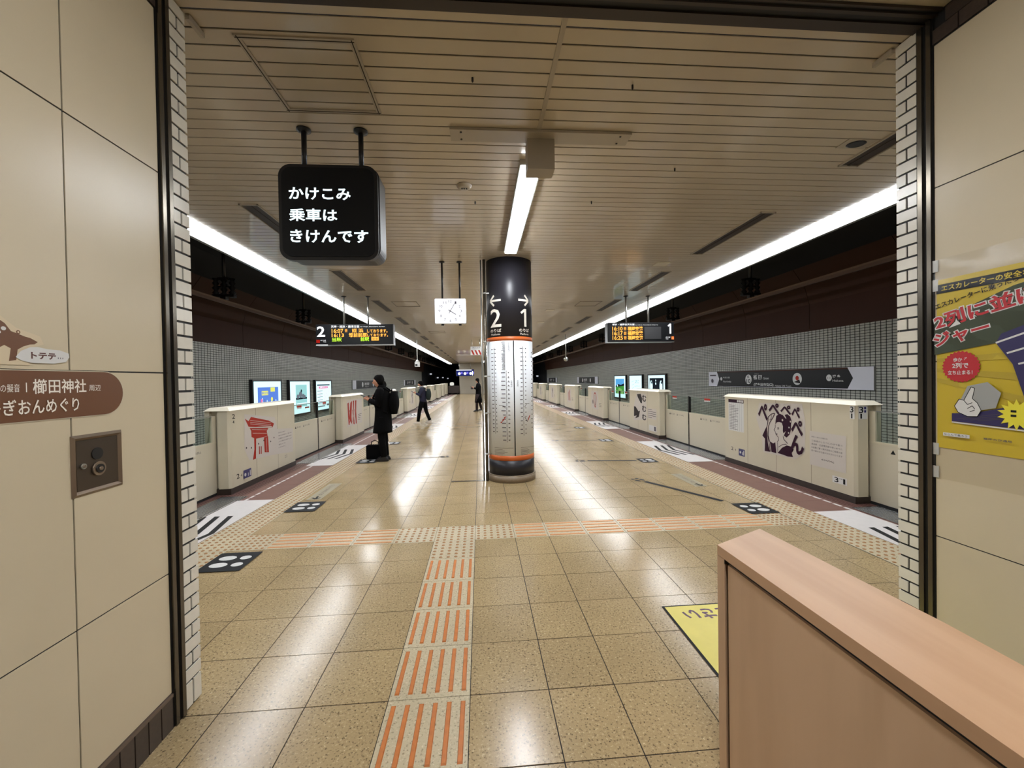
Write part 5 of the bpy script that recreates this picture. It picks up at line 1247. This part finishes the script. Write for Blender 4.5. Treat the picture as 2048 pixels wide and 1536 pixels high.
def phone(x, y, z, label, rz):
    t = thing('phone', label, 'phone', (x, y, z)); t.rotation_euler = (0, -.5, rz)
    part('body', MB().box(-.075, -.036, -.004, .075, .036, .004), M['blackmetal'], t); part('screen', MB().box(-.07, -.032, .004, .07, .032, .0045), emat('phone_glow', (120,130,140), .5), t)
phone(P1[0]-.36, P1[1], 1.275, 'phone held up by the person in the black coat', math.pi)
t = thing('briefcase', 'upright black briefcase standing on the floor beside the shoes of the man in black', 'bag', (-2.16, 8.56, 0))
MB().prism(rr_outline(-2.32, .0, -2.00, .285, .03), 'Y', 8.50, 8.62).build('body', M['coat_'], t)
MB().prism(rr_outline(-2.305, .04, -2.015, .20, .02), 'Y', 8.488, 8.502).build('front_pocket', M['coat_'], t)
MB().tube([(-2.23, 8.56, .28), (-2.225, 8.56, .345), (-2.16, 8.56, .375), (-2.095, 8.56, .345), (-2.09, 8.56, .28)], .009, 8).build('handle', M['coat_'], t)
# partly hidden person behind him
def b1b(t, J):
    part('coat', MB().loft([(0, 0, .75, .15, .18), (0, 0, 1.0, .14, .17), (0, 0, 1.25, .14, .18), (0, 0, 1.38, .11, .15), (0, 0, 1.45, .06, .07)], 20), M['navy'], t); legs(t, J, M['maroon'], .9); sleeves(t, J, M['navy']); shoes(t, J, M['sneaker']); hair(t, .05)
J = std_joints(0, .05); person('person with white-soled shoes almost hidden behind the man in black', -2.345, 10.25, math.pi, .93, J, b1b)
# walker in navy jacket
def b2(t, J):
    part('jacket', MB().loft([(0, 0, .86, .135, .175), (0, 0, .95, .14, .175), (.01, 0, 1.10, .14, .175), (.02, 0, 1.26, .145, .19), (.03, 0, 1.36, .13, .18), (.03, 0, 1.42, .08, .10), (.035, 0, 1.47, .06, .065)], 22), M['navy'], t)
    part('scarf', MB().loft([(.04, 0, 1.40, .085, .09), (.05, 0, 1.44, .10, .10), (.045, 0, 1.49, .075, .08)], 20), M['grey'], t)
    legs(t, J, M['trouser']); sleeves(t, J, M['navy']); shoes(t, J, M['sneaker']); hair(t, .10)
J = std_joints(.03, .07, .22, 'one'); person('person in a navy jacket and white sneakers walking left with a phone', -2.10, 15.3, math.pi, .92, J, b2)
t = thing('green_backpack', 'dark green backpack on the walker in the navy jacket', 'bag', (-1.87, 15.3, .9)); bag(-1.90, 15.3, .86, 1.27, .10, .15, M['greenbag'], t)
for dy in (-.10, .10): MB().tube([(-1.98, 15.3+dy, 1.25), (-2.08, 15.3+dy, 1.32), (-2.20, 15.3+dy, 1.27), (-2.26, 15.3+dy, 1.12), (-2.2, 15.3+dy*1.3, .95), (-2.0, 15.3+dy*1.3, .90)], .015, 8).build('strap', M['greenbag'], t)
phone(-2.46, 15.27, 1.165, 'phone held out by the walker in the navy jacket', math.pi)
# person by the column, half hidden
def b3(t, J):
    part('coat', MB().loft([(-.0, 0, .45, .20, .20), (0, 0, .7, .17, .18), (0, 0, 1.0, .14, .165), (0, 0, 1.25, .14, .18), (0, 0, 1.38, .11, .15), (0, 0, 1.46, .06, .07)], 20), M['coat_'], t); legs(t, J, M['maroon']); sleeves(t, J, M['coat_']); shoes(t, J, M['shoe']); hair(t, .06, True)
J = std_joints(0, .05, .12, 'one'); person('person in a long dark coat with a phone, half hidden left of the column', -.10, 20.6, math.pi, .97, J, b3)
phone(-.44, 20.57, 1.215, 'phone held by the half-hidden person left of the column', math.pi)
